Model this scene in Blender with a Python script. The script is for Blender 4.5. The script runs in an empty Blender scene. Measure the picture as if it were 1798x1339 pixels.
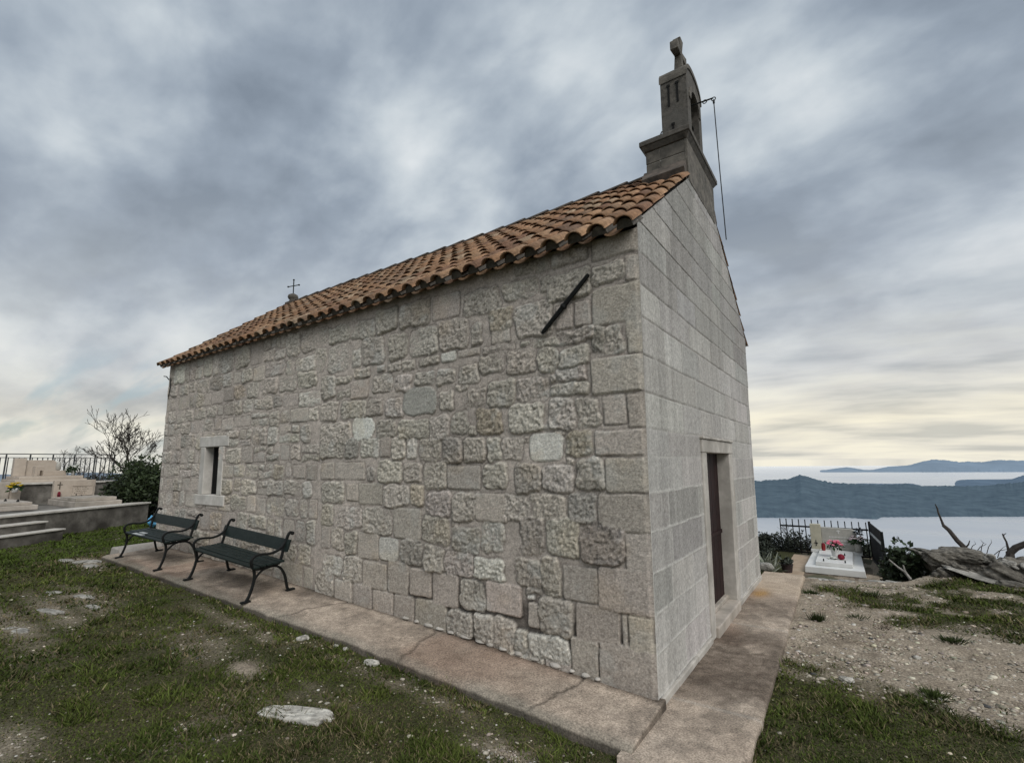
import bpy, bmesh, math, random
import numpy as np
from mathutils import Vector, Matrix
random.seed(7)
rng = np.random.default_rng(11)
S = bpy.context.scene
COL = S.collection
rad = math.radians

# ------------------------------------------------------------------ helpers
def tag(o, label=None, cat=None, group=None, kind=None):
    if label: o['label'] = label
    if cat: o['category'] = cat
    if group: o['group'] = group
    if kind: o['kind'] = kind
    return o

def empty(name, loc=(0, 0, 0), rz=0.0, label=None, cat=None, group=None):
    o = bpy.data.objects.new(name, None)
    COL.objects.link(o)
    o.location = loc
    o.rotation_euler = (0, 0, rz)
    o.empty_display_size = 0.1
    return tag(o, label, cat, group)

def copy_tree(o, parent=None):
    c = o.copy()
    COL.objects.link(c)
    if parent: c.parent = parent
    for ch in list(o.children):
        copy_tree(ch, c)
    return c

def mesh_np(name, V, F, mat, parent=None, colors=None, smooth=False):
    """V (N,3) array, F (M,k) int array (k = 3 or 4) or a list of such arrays."""
    V = np.asarray(V, dtype=np.float32)
    if not isinstance(F, list): F = [F]
    me = bpy.data.meshes.new(name)
    me.vertices.add(len(V))
    me.vertices.foreach_set('co', V.ravel())
    loops = np.concatenate([np.asarray(f, dtype=np.int32).ravel() for f in F])
    counts = np.concatenate([np.full(len(f), np.asarray(f).shape[1], dtype=np.int32) for f in F])
    starts = np.concatenate([[0], np.cumsum(counts)[:-1]]).astype(np.int32)
    me.loops.add(len(loops))
    me.loops.foreach_set('vertex_index', loops)
    me.polygons.add(len(counts))
    me.polygons.foreach_set('loop_start', starts)
    if smooth:
        me.polygons.foreach_set('use_smooth', np.ones(len(counts), dtype=bool))
    me.update(calc_edges=True)
    if colors is not None:
        a = me.color_attributes.new('Col', 'FLOAT_COLOR', 'POINT')
        c = np.ones((len(V), 4), dtype=np.float32)
        c[:, :3] = colors
        a.data.foreach_set('color', c.ravel())
    me.materials.append(mat)
    o = bpy.data.objects.new(name, me)
    COL.objects.link(o)
    if parent: o.parent = parent
    return o

class MB:
    """collects simple shapes that become ONE mesh object"""
    def __init__(s): s.v = []; s.f = []
    def add(s, vs, fs):
        n = len(s.v)
        s.v += [tuple(p) for p in vs]
        s.f += [tuple(i + n for i in f) for f in fs]
        return s
    def box(s, lo, hi, rz=0, about=None):
        x0, y0, z0 = lo; x1, y1, z1 = hi
        vs = [(x0,y0,z0),(x1,y0,z0),(x1,y1,z0),(x0,y1,z0),(x0,y0,z1),(x1,y0,z1),(x1,y1,z1),(x0,y1,z1)]
        if rz:
            ax, ay = about or ((x0+x1)/2, (y0+y1)/2)
            c, n = math.cos(rz), math.sin(rz)
            vs = [(ax+(x-ax)*c-(y-ay)*n, ay+(x-ax)*n+(y-ay)*c, z) for x, y, z in vs]
        return s.add(vs, [(3,2,1,0),(4,5,6,7),(0,1,5,4),(1,2,6,5),(2,3,7,6),(3,0,4,7)])
    def hexa(s, bottom, top):
        n = len(bottom)
        fs = [tuple(range(n-1,-1,-1)), tuple(range(n, 2*n))]
        fs += [(i, (i+1) % n, n+(i+1) % n, n+i) for i in range(n)]
        return s.add(list(bottom)+list(top), fs)
    def tube(s, pts, r, seg=8, cap=True):
        pts = [Vector(p) for p in pts]
        if not hasattr(r, '__len__'): r = [r]*len(pts)
        up = None; rings = []
        for i, p in enumerate(pts):
            d = (pts[min(i+1, len(pts)-1)] - pts[max(i-1, 0)])
            if d.length < 1e-9: d = Vector((0,0,1))
            d.normalize()
            if up is None:
                up = d.orthogonal().normalized()
            up = (up - d*up.dot(d))
            if up.length < 1e-6: up = d.orthogonal()
            up.normalize()
            b = d.cross(up)
            rings.append([p + (up*math.cos(2*math.pi*k/seg) + b*math.sin(2*math.pi*k/seg))*r[i] for k in range(seg)])
        vs = [q for ring in rings for q in ring]
        fs = []
        for i in range(len(pts)-1):
            for k in range(seg):
                a = i*seg+k; b2 = i*seg+(k+1) % seg
                fs.append((a, b2, b2+seg, a+seg))
        if cap:
            fs.append(tuple(range(seg-1, -1, -1)))
            fs.append(tuple(range((len(pts)-1)*seg, len(pts)*seg)))
        return s.add(vs, fs)
    def ribbon(s, pts, w, t, axis=(1,0,0)):
        """flat bar of rectangular section following pts; width w along axis, thickness t"""
        ax = Vector(axis)
        pts = [Vector(p) for p in pts]
        rings = []
        for i, p in enumerate(pts):
            d = (pts[min(i+1, len(pts)-1)] - pts[max(i-1, 0)]).normalized()
            n = d.cross(ax).normalized()
            tt = t[i] if hasattr(t, '__len__') else t
            rings.append([p+ax*w/2+n*tt/2, p-ax*w/2+n*tt/2, p-ax*w/2-n*tt/2, p+ax*w/2-n*tt/2])
        vs = [q for r in rings for q in r]; fs = []
        for i in range(len(pts)-1):
            for k in range(4):
                a = i*4+k; b = i*4+(k+1) % 4
                fs.append((a, b, b+4, a+4))
        fs += [(3,2,1,0), tuple(range(len(vs)-4, len(vs)))]
        return s.add(vs, fs)
    def lathe(s, prof, c, seg=16):
        cx, cy, cz = c
        vs = [(cx+r*math.cos(2*math.pi*k/seg), cy+r*math.sin(2*math.pi*k/seg), cz+z) for r, z in prof for k in range(seg)]
        fs = []
        for i in range(len(prof)-1):
            for k in range(seg):
                a = i*seg+k; b = i*seg+(k+1) % seg
                fs.append((a, b, b+seg, a+seg))
        fs.append(tuple(range(seg-1, -1, -1)))
        fs.append(tuple(range((len(prof)-1)*seg, len(prof)*seg)))
        return s.add(vs, fs)
    def prism(s, poly, a, b, axis='y'):
        """poly in the plane across axis, extruded a..b"""
        def P(u, w, t):
            return (u, t, w) if axis == 'y' else ((t, u, w) if axis == 'x' else (u, w, t))
        n = len(poly)
        vs = [P(u, w, a) for u, w in poly] + [P(u, w, b) for u, w in poly]
        fs = [tuple(range(n)), tuple(range(2*n-1, n-1, -1))]
        fs += [(i, n+i, n+(i+1) % n, (i+1) % n) for i in range(n)]
        return s.add(vs, fs)
    def build(s, name, mat, parent=None, bevel=0, smooth=False, warpf=None):
        me = bpy.data.meshes.new(name)
        v = [warpf(*p) for p in s.v] if warpf else s.v
        me.from_pydata(v, [], s.f)
        bm = bmesh.new(); bm.from_mesh(me)
        bmesh.ops.recalc_face_normals(bm, faces=bm.faces)
        bm.to_mesh(me); bm.free()
        if smooth:
            for p in me.polygons: p.use_smooth = True
        me.materials.append(mat)
        o = bpy.data.objects.new(name, me)
        COL.objects.link(o)
        if parent: o.parent = parent
        if bevel:
            m = o.modifiers.new('bevel', 'BEVEL'); m.width = bevel; m.segments = 2; m.limit_method = 'ANGLE'
        return o

# numpy noise ---------------------------------------------------------------
_T = np.random.default_rng(3).random((8, 256, 256)).astype(np.float32)
def vn(x, y, s=0):
    x = np.asarray(x, dtype=np.float64); y = np.asarray(y, dtype=np.float64)
    xi = np.floor(x).astype(np.int64); yi = np.floor(y).astype(np.int64)
    fx = x-xi; fy = y-yi
    fx = fx*fx*(3-2*fx); fy = fy*fy*(3-2*fy)
    t = _T[s % 8]; o = 37*s
    a = t[(xi+o) & 255, yi & 255]; b = t[(xi+1+o) & 255, yi & 255]
    c = t[(xi+o) & 255, (yi+1) & 255]; d = t[(xi+1+o) & 255, (yi+1) & 255]
    return (a*(1-fx)+b*fx)*(1-fy)+(c*(1-fx)+d*fx)*fy
def fbm(x, y, s=0, o=4, g=.5):
    r = 0; a = 1; n = 0
    for i in range(o):
        r = r+a*vn(x*2**i, y*2**i, s+i); n += a; a *= g
    return r/n
def sst(a, b, x):
    t = np.clip((x-a)/(b-a), 0, 1); return t*t*(3-2*t)

# materials -----------------------------------------------------------------
def nodes_of(m):
    m.use_nodes = True
    nt = m.node_tree
    return nt, nt.nodes, nt.links, nt.nodes['Principled BSDF']

def mat(name, c1, c2=None, scale=8, rough=.85, bump=.15, bscale=60, spec=.25, metal=0, attr=False, detail=6, dist=.01, ramp=(.35,.65), c3=None, scale3=1.5):
    """procedural surface: two colours mixed by noise (or a colour attribute varied by noise), a third by a large noise, fine bump"""
    m = bpy.data.materials.new(name)
    nt, N, L, P = nodes_of(m)
    tc = N.new('ShaderNodeTexCoord')
    n = N.new('ShaderNodeTexNoise'); n.inputs['Scale'].default_value = scale; n.inputs['Detail'].default_value = detail; n.inputs['Roughness'].default_value = .65
    L.new(tc.outputs['Object'], n.inputs['Vector'])
    r = N.new('ShaderNodeValToRGB')
    r.color_ramp.elements[0].position = ramp[0]; r.color_ramp.elements[1].position = ramp[1]
    L.new(n.outputs['Fac'], r.inputs['Fac'])
    if attr:
        a = N.new('ShaderNodeAttribute'); a.attribute_name = 'Col'
        r.color_ramp.elements[0].color = (*[c1]*3, 1); r.color_ramp.elements[1].color = (*[c2]*3, 1)
        mx = N.new('ShaderNodeMix'); mx.data_type = 'RGBA'; mx.blend_type = 'MULTIPLY'; mx.inputs[0].default_value = 1
        L.new(a.outputs['Color'], mx.inputs[6]); L.new(r.outputs['Color'], mx.inputs[7])
        out = mx.outputs[2]
    else:
        r.color_ramp.elements[0].color = (*c1, 1); r.color_ramp.elements[1].color = (*(c2 or c1), 1)
        out = r.outputs['Color']
    if c3:
        n3 = N.new('ShaderNodeTexNoise'); n3.inputs['Scale'].default_value = scale3; n3.inputs['Detail'].default_value = 5
        L.new(tc.outputs['Object'], n3.inputs['Vector'])
        r3 = N.new('ShaderNodeValToRGB'); r3.color_ramp.elements[0].position = .45; r3.color_ramp.elements[1].position = .68
        L.new(n3.outputs['Fac'], r3.inputs['Fac'])
        mx3 = N.new('ShaderNodeMix'); mx3.data_type = 'RGBA'
        L.new(r3.outputs['Color'], mx3.inputs[0]); L.new(out, mx3.inputs[6]); mx3.inputs[7].default_value = (*c3, 1)
        out = mx3.outputs[2]
    L.new(out, P.inputs['Base Color'])
    P.inputs['Roughness'].default_value = rough
    P.inputs['Specular IOR Level'].default_value = spec
    P.inputs['Metallic'].default_value = metal
    if bump:
        nb = N.new('ShaderNodeTexNoise'); nb.inputs['Scale'].default_value = bscale; nb.inputs['Detail'].default_value = 4; nb.inputs['Roughness'].default_value = .7
        L.new(tc.outputs['Object'], nb.inputs['Vector'])
        b = N.new('ShaderNodeBump'); b.inputs['Strength'].default_value = bump; b.inputs['Distance'].default_value = dist
        L.new(nb.outputs['Fac'], b.inputs['Height']); L.new(b.outputs['Normal'], P.inputs['Normal'])
    return m

M = {}
M['wall'] = mat('rubble stone', .74, 1.24, scale=62, attr=True, rough=.95, bump=.9, bscale=85, spec=.12, dist=.008)
M['ashlar'] = mat('ashlar stone', .78, 1.18, scale=70, attr=True, rough=.95, bump=.5, bscale=130, spec=.12, dist=.006)
M['trim'] = mat('dressed stone', (.40,.375,.335), (.55,.52,.475), scale=9, bump=.35, bscale=90, c3=(.30,.28,.25), scale3=2.5)
M['palestone'] = mat('pale window stone', (.52,.495,.45), (.66,.635,.59), scale=9, bump=.3, bscale=90, c3=(.44,.42,.385), scale3=2.5)
M['belfry'] = mat('weathered stone', (.048,.044,.038), (.135,.122,.105), scale=14, bump=.6, bscale=50, c3=(.10,.095,.085), scale3=3)
M['belfry_pale'] = mat('weathered pale stone', (.075,.069,.06), (.18,.163,.138), scale=12, bump=.6, bscale=50, c3=(.075,.07,.06), scale3=4)
M['tile'] = mat('clay tile', .62, 1.25, scale=24, attr=True, rough=.9, bump=.3, bscale=70)
M['ridge'] = mat('grey ridge tile', (.05,.045,.04), (.14,.115,.095), scale=9, bump=.4)
M['dark'] = mat('dark interior', (.006,.006,.006), (.01,.01,.01), bump=0)
M['door'] = mat('dark red door paint', (.011,.0045,.0045), (.024,.009,.009), scale=9, rough=.65, bump=.12, bscale=40)
M['iron'] = mat('black iron', (.005,.006,.006), (.012,.013,.0125), scale=30, rough=.6, bump=.15, spec=.22)
M['benchwood'] = mat('dark green bench paint', (.005,.011,.010), (.013,.022,.020), scale=14, rough=.5, bump=.25, bscale=45, spec=.25)
M['concrete'] = mat('pinkish concrete', .55, 1.38, scale=80, attr=True, rough=.95, bump=.5, bscale=120, spec=.1)
M['soil'] = mat('stony soil', .5, 1.5, scale=60, attr=True, rough=1, bump=.9, bscale=55, spec=.05, dist=.02)
M['grass'] = mat('grass blades', .8, 1.2, scale=3, attr=True, rough=.8, bump=0, spec=.15)
M['pebble'] = mat('limestone pebbles', .8, 1.15, scale=40, attr=True, rough=.95, bump=.3, spec=.1)
M['rock'] = mat('limestone rock', .7, 1.25, attr=True, scale=30, bump=.7, bscale=45, dist=.02)
M['rockdark'] = mat('weathered limestone', .65, 1.3, attr=True, scale=22, bump=.9, bscale=40, dist=.02)
M['cement'] = mat('stained cement', (.07,.064,.055), (.25,.232,.205), scale=4.5, bump=.5, bscale=30, c3=(.045,.04,.034), scale3=1.6, ramp=(.30,.72))
M['cap'] = mat('pale coping', (.42,.395,.355), (.58,.55,.50), scale=7, bump=.25)
M['tomb'] = mat('beige tomb stone', (.40,.34,.28), (.50,.435,.365), scale=4, bump=.12)
M['tombgrey'] = mat('weathered tomb stone', (.34,.30,.255), (.50,.45,.395), scale=5, bump=.3, c3=(.27,.245,.21), scale3=2)
M['marble'] = mat('white marble', (.62,.62,.60), (.72,.72,.70), scale=3, rough=.4, bump=.03, spec=.4)
M['marblewarm'] = mat('grey marble', (.34,.33,.295), (.42,.405,.365), scale=14, rough=.4, bump=.05, spec=.4)
M['marbleyellow'] = mat('yellowish marble', (.40,.38,.29), (.48,.45,.35), scale=10, rough=.45, bump=.05, spec=.4)
M['engrave'] = mat('dark engraving', (.09,.075,.06), (.14,.12,.10), bump=.05)
M['rail'] = mat('dark rail paint', (.03,.033,.036), (.055,.06,.062), rough=.6, bump=.05)
M['bark'] = mat('dark bark', (.022,.019,.016), (.05,.043,.037), scale=30, bump=.5)
M['deadwood'] = mat('dead wood', (.03,.026,.023), (.08,.07,.062), scale=25, bump=.5)
M['palewood'] = mat('pale dead wood', (.22,.21,.19), (.34,.32,.30), scale=25, bump=.4)
M['leaf'] = mat('dark leaves', .7, 1.3, scale=5, attr=True, rough=.6, bump=0, spec=.3)
M['pink'] = mat('pink petals', (.70,.12,.20), (.85,.32,.42), scale=30, rough=.7, bump=0)
M['paleflower'] = mat('pale petals', (.55,.42,.45), (.75,.68,.68), scale=30, rough=.7, bump=0)
M['whiteflower'] = mat('white petals', (.62,.64,.58), (.8,.8,.76), scale=30, rough=.7, bump=0)
M['yellow'] = mat('yellow petals', (.55,.38,.01), (.75,.55,.03), scale=30, rough=.7, bump=0)
M['red'] = mat('red glass', (.17,.004,.006), (.26,.008,.010), rough=.25, bump=0, spec=.6)
M['darkred'] = mat('dark red petals', (.14,.008,.018), (.22,.012,.03), rough=.5, bump=0)
M['blue'] = mat('blue plastic', (.10,.36,.62), (.16,.46,.72), scale=6, rough=.4, bump=.2, bscale=12, dist=.05)
M['pot'] = mat('dark plastic pot', (.025,.018,.018), (.05,.035,.035), rough=.6, bump=.05)
M['palegrey'] = mat('pale grey paint', (.36,.38,.38), (.5,.52,.52), rough=.5, bump=.05)
M['bronze'] = mat('dark bronze', (.02,.022,.018), (.045,.045,.035), rough=.5, metal=.6, bump=.1)
M['gatepaint'] = mat('black gate paint', (.006,.007,.009), (.01,.011,.013), rough=.7, bump=.05, spec=.1)
M['mortar'] = mat('lime mortar', (.30,.275,.245), (.40,.37,.335), scale=18, bump=.4)

# ------------------------------------------------------------------ camera
f_px, pitch, roll, yaw = 854.974, 0.1664, -0.01, 0.6034
CAM = Vector((1.3078, -3.6705, 1.65))
fw = Vector((-math.sin(yaw)*math.cos(pitch), math.cos(yaw)*math.cos(pitch), math.sin(pitch)))
r0 = Vector((math.cos(yaw), math.sin(yaw), 0)); u0 = r0.cross(fw)
rr = r0*math.cos(roll)+u0*math.sin(roll); uu = -r0*math.sin(roll)+u0*math.cos(roll)
cd = bpy.data.cameras.new('camera')
cd.sensor_fit = 'HORIZONTAL'; cd.sensor_width = 36; cd.lens = f_px/1798*36
cd.clip_start = .05; cd.clip_end = 90000
cam = bpy.data.objects.new('camera', cd); COL.objects.link(cam)
mw = Matrix((( rr.x, uu.x, -fw.x, CAM.x), (rr.y, uu.y, -fw.y, CAM.y), (rr.z, uu.z, -fw.z, CAM.z), (0,0,0,1)))
cam.matrix_world = mw
S.camera = cam
S.view_settings.view_transform = 'Standard'; S.view_settings.look = 'None'
S.view_settings.exposure = 0; S.view_settings.gamma = 1

# ------------------------------------------------------------------ light and sky
SUN_AZ, SUN_EL = rad(118), rad(44)      # compass-like: direction the light comes FROM, azimuth from +Y towards +X
sd = Vector((math.sin(SUN_AZ)*math.cos(SUN_EL), math.cos(SUN_AZ)*math.cos(SUN_EL), math.sin(SUN_EL)))
sl = bpy.data.lights.new('sun', 'SUN'); sl.energy = 2.1; sl.angle = rad(36); sl.color = (1, .965, .92)
so = bpy.data.objects.new('sun', sl); COL.objects.link(so)
so.rotation_euler = sd.to_track_quat('Z', 'Y').to_euler()
W = bpy.data.worlds.new('World'); S.world = W; W.use_nodes = True
nt = W.node_tree; N = nt.nodes; L = nt.links
bg = N['Background']; bg.inputs['Strength'].default_value = .1
sky = N.new('ShaderNodeTexSky'); sky.sky_type = 'NISHITA'; sky.sun_disc = False
sky.sun_elevation = SUN_EL; sky.sun_rotation = SUN_AZ; sky.air_density = 1; sky.dust_density = 3
tc = N.new('ShaderNodeTexCoord')
sep = N.new('ShaderNodeSeparateXYZ'); L.new(tc.outputs['Generated'], sep.inputs[0])
def math_n(op, a, b=None, c=None, clamp=False):
    n = N.new('ShaderNodeMath'); n.operation = op; n.use_clamp = clamp
    for i, v in enumerate((a, b, c)):
        if v is None: continue
        if isinstance(v, (int, float)): n.inputs[i].default_value = v
        else: L.new(v, n.inputs[i])
    return n.outputs[0]
def ramp_n(fac, stops):
    n = N.new('ShaderNodeValToRGB')
    e = n.color_ramp.elements
    while len(e) < len(stops): e.new(.5)
    for el, (p, c) in zip(e, stops):
        el.position = p; el.color = (*c, 1) if len(c) == 3 else c
    L.new(fac, n.inputs[0]); return n.outputs[0]
def mix_n(fac, a, b, mode='MIX'):
    n = N.new('ShaderNodeMix'); n.data_type = 'RGBA'; n.blend_type = mode
    for i, v in ((0, fac), (6, a), (7, b)):
        if isinstance(v, (int, float)): n.inputs[i].default_value = v
        elif isinstance(v, tuple): n.inputs[i].default_value = (*v, 1)
        else: L.new(v, n.inputs[i])
    return n.outputs[2]
z = sep.outputs['Z']
zc = math_n('MAXIMUM', z, 0.0)
den = math_n('ADD', zc, .20)
px = math_n('DIVIDE', sep.outputs['X'], den); py = math_n('DIVIDE', sep.outputs['Y'], den)
cmb = N.new('ShaderNodeCombineXYZ'); L.new(px, cmb.inputs[0]); L.new(py, cmb.inputs[1])
den2 = math_n('ADD', zc, .42)
cmb2 = N.new('ShaderNodeCombineXYZ'); L.new(math_n('DIVIDE', sep.outputs['X'], den2), cmb2.inputs[0]); L.new(math_n('DIVIDE', sep.outputs['Y'], den2), cmb2.inputs[1])
def noise_n(vec, scale, detail, rough, dist, loc=(0,0,0), sc=(1,1,1), rz=0):
    mp = N.new('ShaderNodeMapping'); mp.inputs['Location'].default_value = loc; mp.inputs['Scale'].default_value = sc; mp.inputs['Rotation'].default_value = (0,0,rz)
    L.new(vec, mp.inputs[0])
    n = N.new('ShaderNodeTexNoise'); n.inputs['Scale'].default_value = scale; n.inputs['Detail'].default_value = detail
    n.inputs['Roughness'].default_value = rough; n.inputs['Distortion'].default_value = dist
    L.new(mp.outputs[0], n.inputs['Vector']); return n.outputs['Fac']
n1 = noise_n(cmb2.outputs[0], 1.75, 5, .47, .2, (4.3, 1.9, 0), (1, 1.35, 1), rad(20))
n2 = noise_n(cmb2.outputs[0], 5.0, 6, .52, .15, (7.7, 4.2, 0), (1, 1.3, 1), rad(20))
nn = math_n('ADD', math_n('MULTIPLY', n1, .66), math_n('MULTIPLY', n2, .34))
cloud = ramp_n(nn, [(.37, (.225,.272,.335)), (.44, (.305,.362,.435)), (.50, (.42,.482,.55)), (.56, (.565,.625,.675)), (.65, (.76,.80,.825))])
# brighter and warmer towards the horizon, most of all over the sea
glowdir = math_n('MULTIPLY_ADD', sep.outputs['Y'], .5, .5)
glow = math_n('POWER', glowdir, 3.0)
hor = ramp_n(zc, [(0.0, (.88,.84,.72)), (.07, (.95,.89,.72)), (.16, (.80,.795,.755)), (.34, (.60,.64,.68)), (.6, (.40,.45,.52))])
n3 = noise_n(cmb.outputs[0], 1.5, 5, .52, .15, (1.3, 9.2, 0), (.8, 1.9, 1), rad(-20))
band = ramp_n(n3, [(.34, (.66,.68,.72)), (.48, (.90,.90,.92)), (.62, (1.06,1.05,1.02))])
horc = mix_n(1.0, hor, band, 'MULTIPLY')
hfac = ramp_n(zc, [(0.0, (1,1,1)), (.10, (.86,)*3), (.24, (.5,)*3), (.45, (.12,)*3), (.6, (0,0,0))])
hf = math_n('MULTIPLY', hfac, math_n('MULTIPLY_ADD', glow, .35, .62), clamp=True)
c_all = mix_n(hf, cloud, horc)
# openings where the clear sky shows, low on the far left
gap = ramp_n(noise_n(cmb.outputs[0], 1.9, 4, .5, .2, (5.3, 2.2, 0), (.5, 2.0, 1), rad(-30)), [(.52, (0,0,0)), (.62, (1,1,1))])
gz = ramp_n(zc, [(0.0, (.2,)*3), (.06, (.6,)*3), (.14, (.55,)*3), (.2, (0,0,0))])
gl = math_n('MULTIPLY_ADD', sep.outputs['X'], -1.2, -.15, clamp=True)
gm = math_n('MULTIPLY', math_n('MULTIPLY', gap, gz), gl, clamp=True)
c10 = mix_n(1.0, c_all, (10.0, 10.0, 10.0), 'MULTIPLY')
skyc = mix_n(.45, sky.outputs[0], (5.2, 6.4, 6.6))
L.new(mix_n(gm, c10, skyc), bg.inputs['Color'])

# ------------------------------------------------------------------ the chapel
LEN, WID, EAVE = 8.70, 4.62, 3.50
YM = WID/2
RIDGE_Z = 5.245
def lin(x):
    t = np.clip(-np.asarray(x, dtype=float), 0, None)
    return np.where(t < 6, .05*t, .3+.02*np.clip(t-6, 0, 8))
def lean(x, y, z):
    """the old walls are out of plumb by a few centimetres"""
    w = z/3.511; u = np.clip(-x/LEN, 0, 1.1); v = np.clip(y/WID, -.1, 1.1)
    dx = w*((1-u)*.072 - u*.23)
    dy = w*((1-v)*((1-u)*-.10+u*.03) + v*.10)
    return x+dx, y+dy, z
def lean1(x, y, z):
    a = lean(np.float64(x), np.float64(y), np.float64(z)); return (float(a[0]), float(a[1]), float(a[2]))

chapel = empty('chapel', (0, 0, 0), label='small grey stone chapel with terracotta tile roof and bell gable beside the two green benches', cat='chapel')

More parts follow.
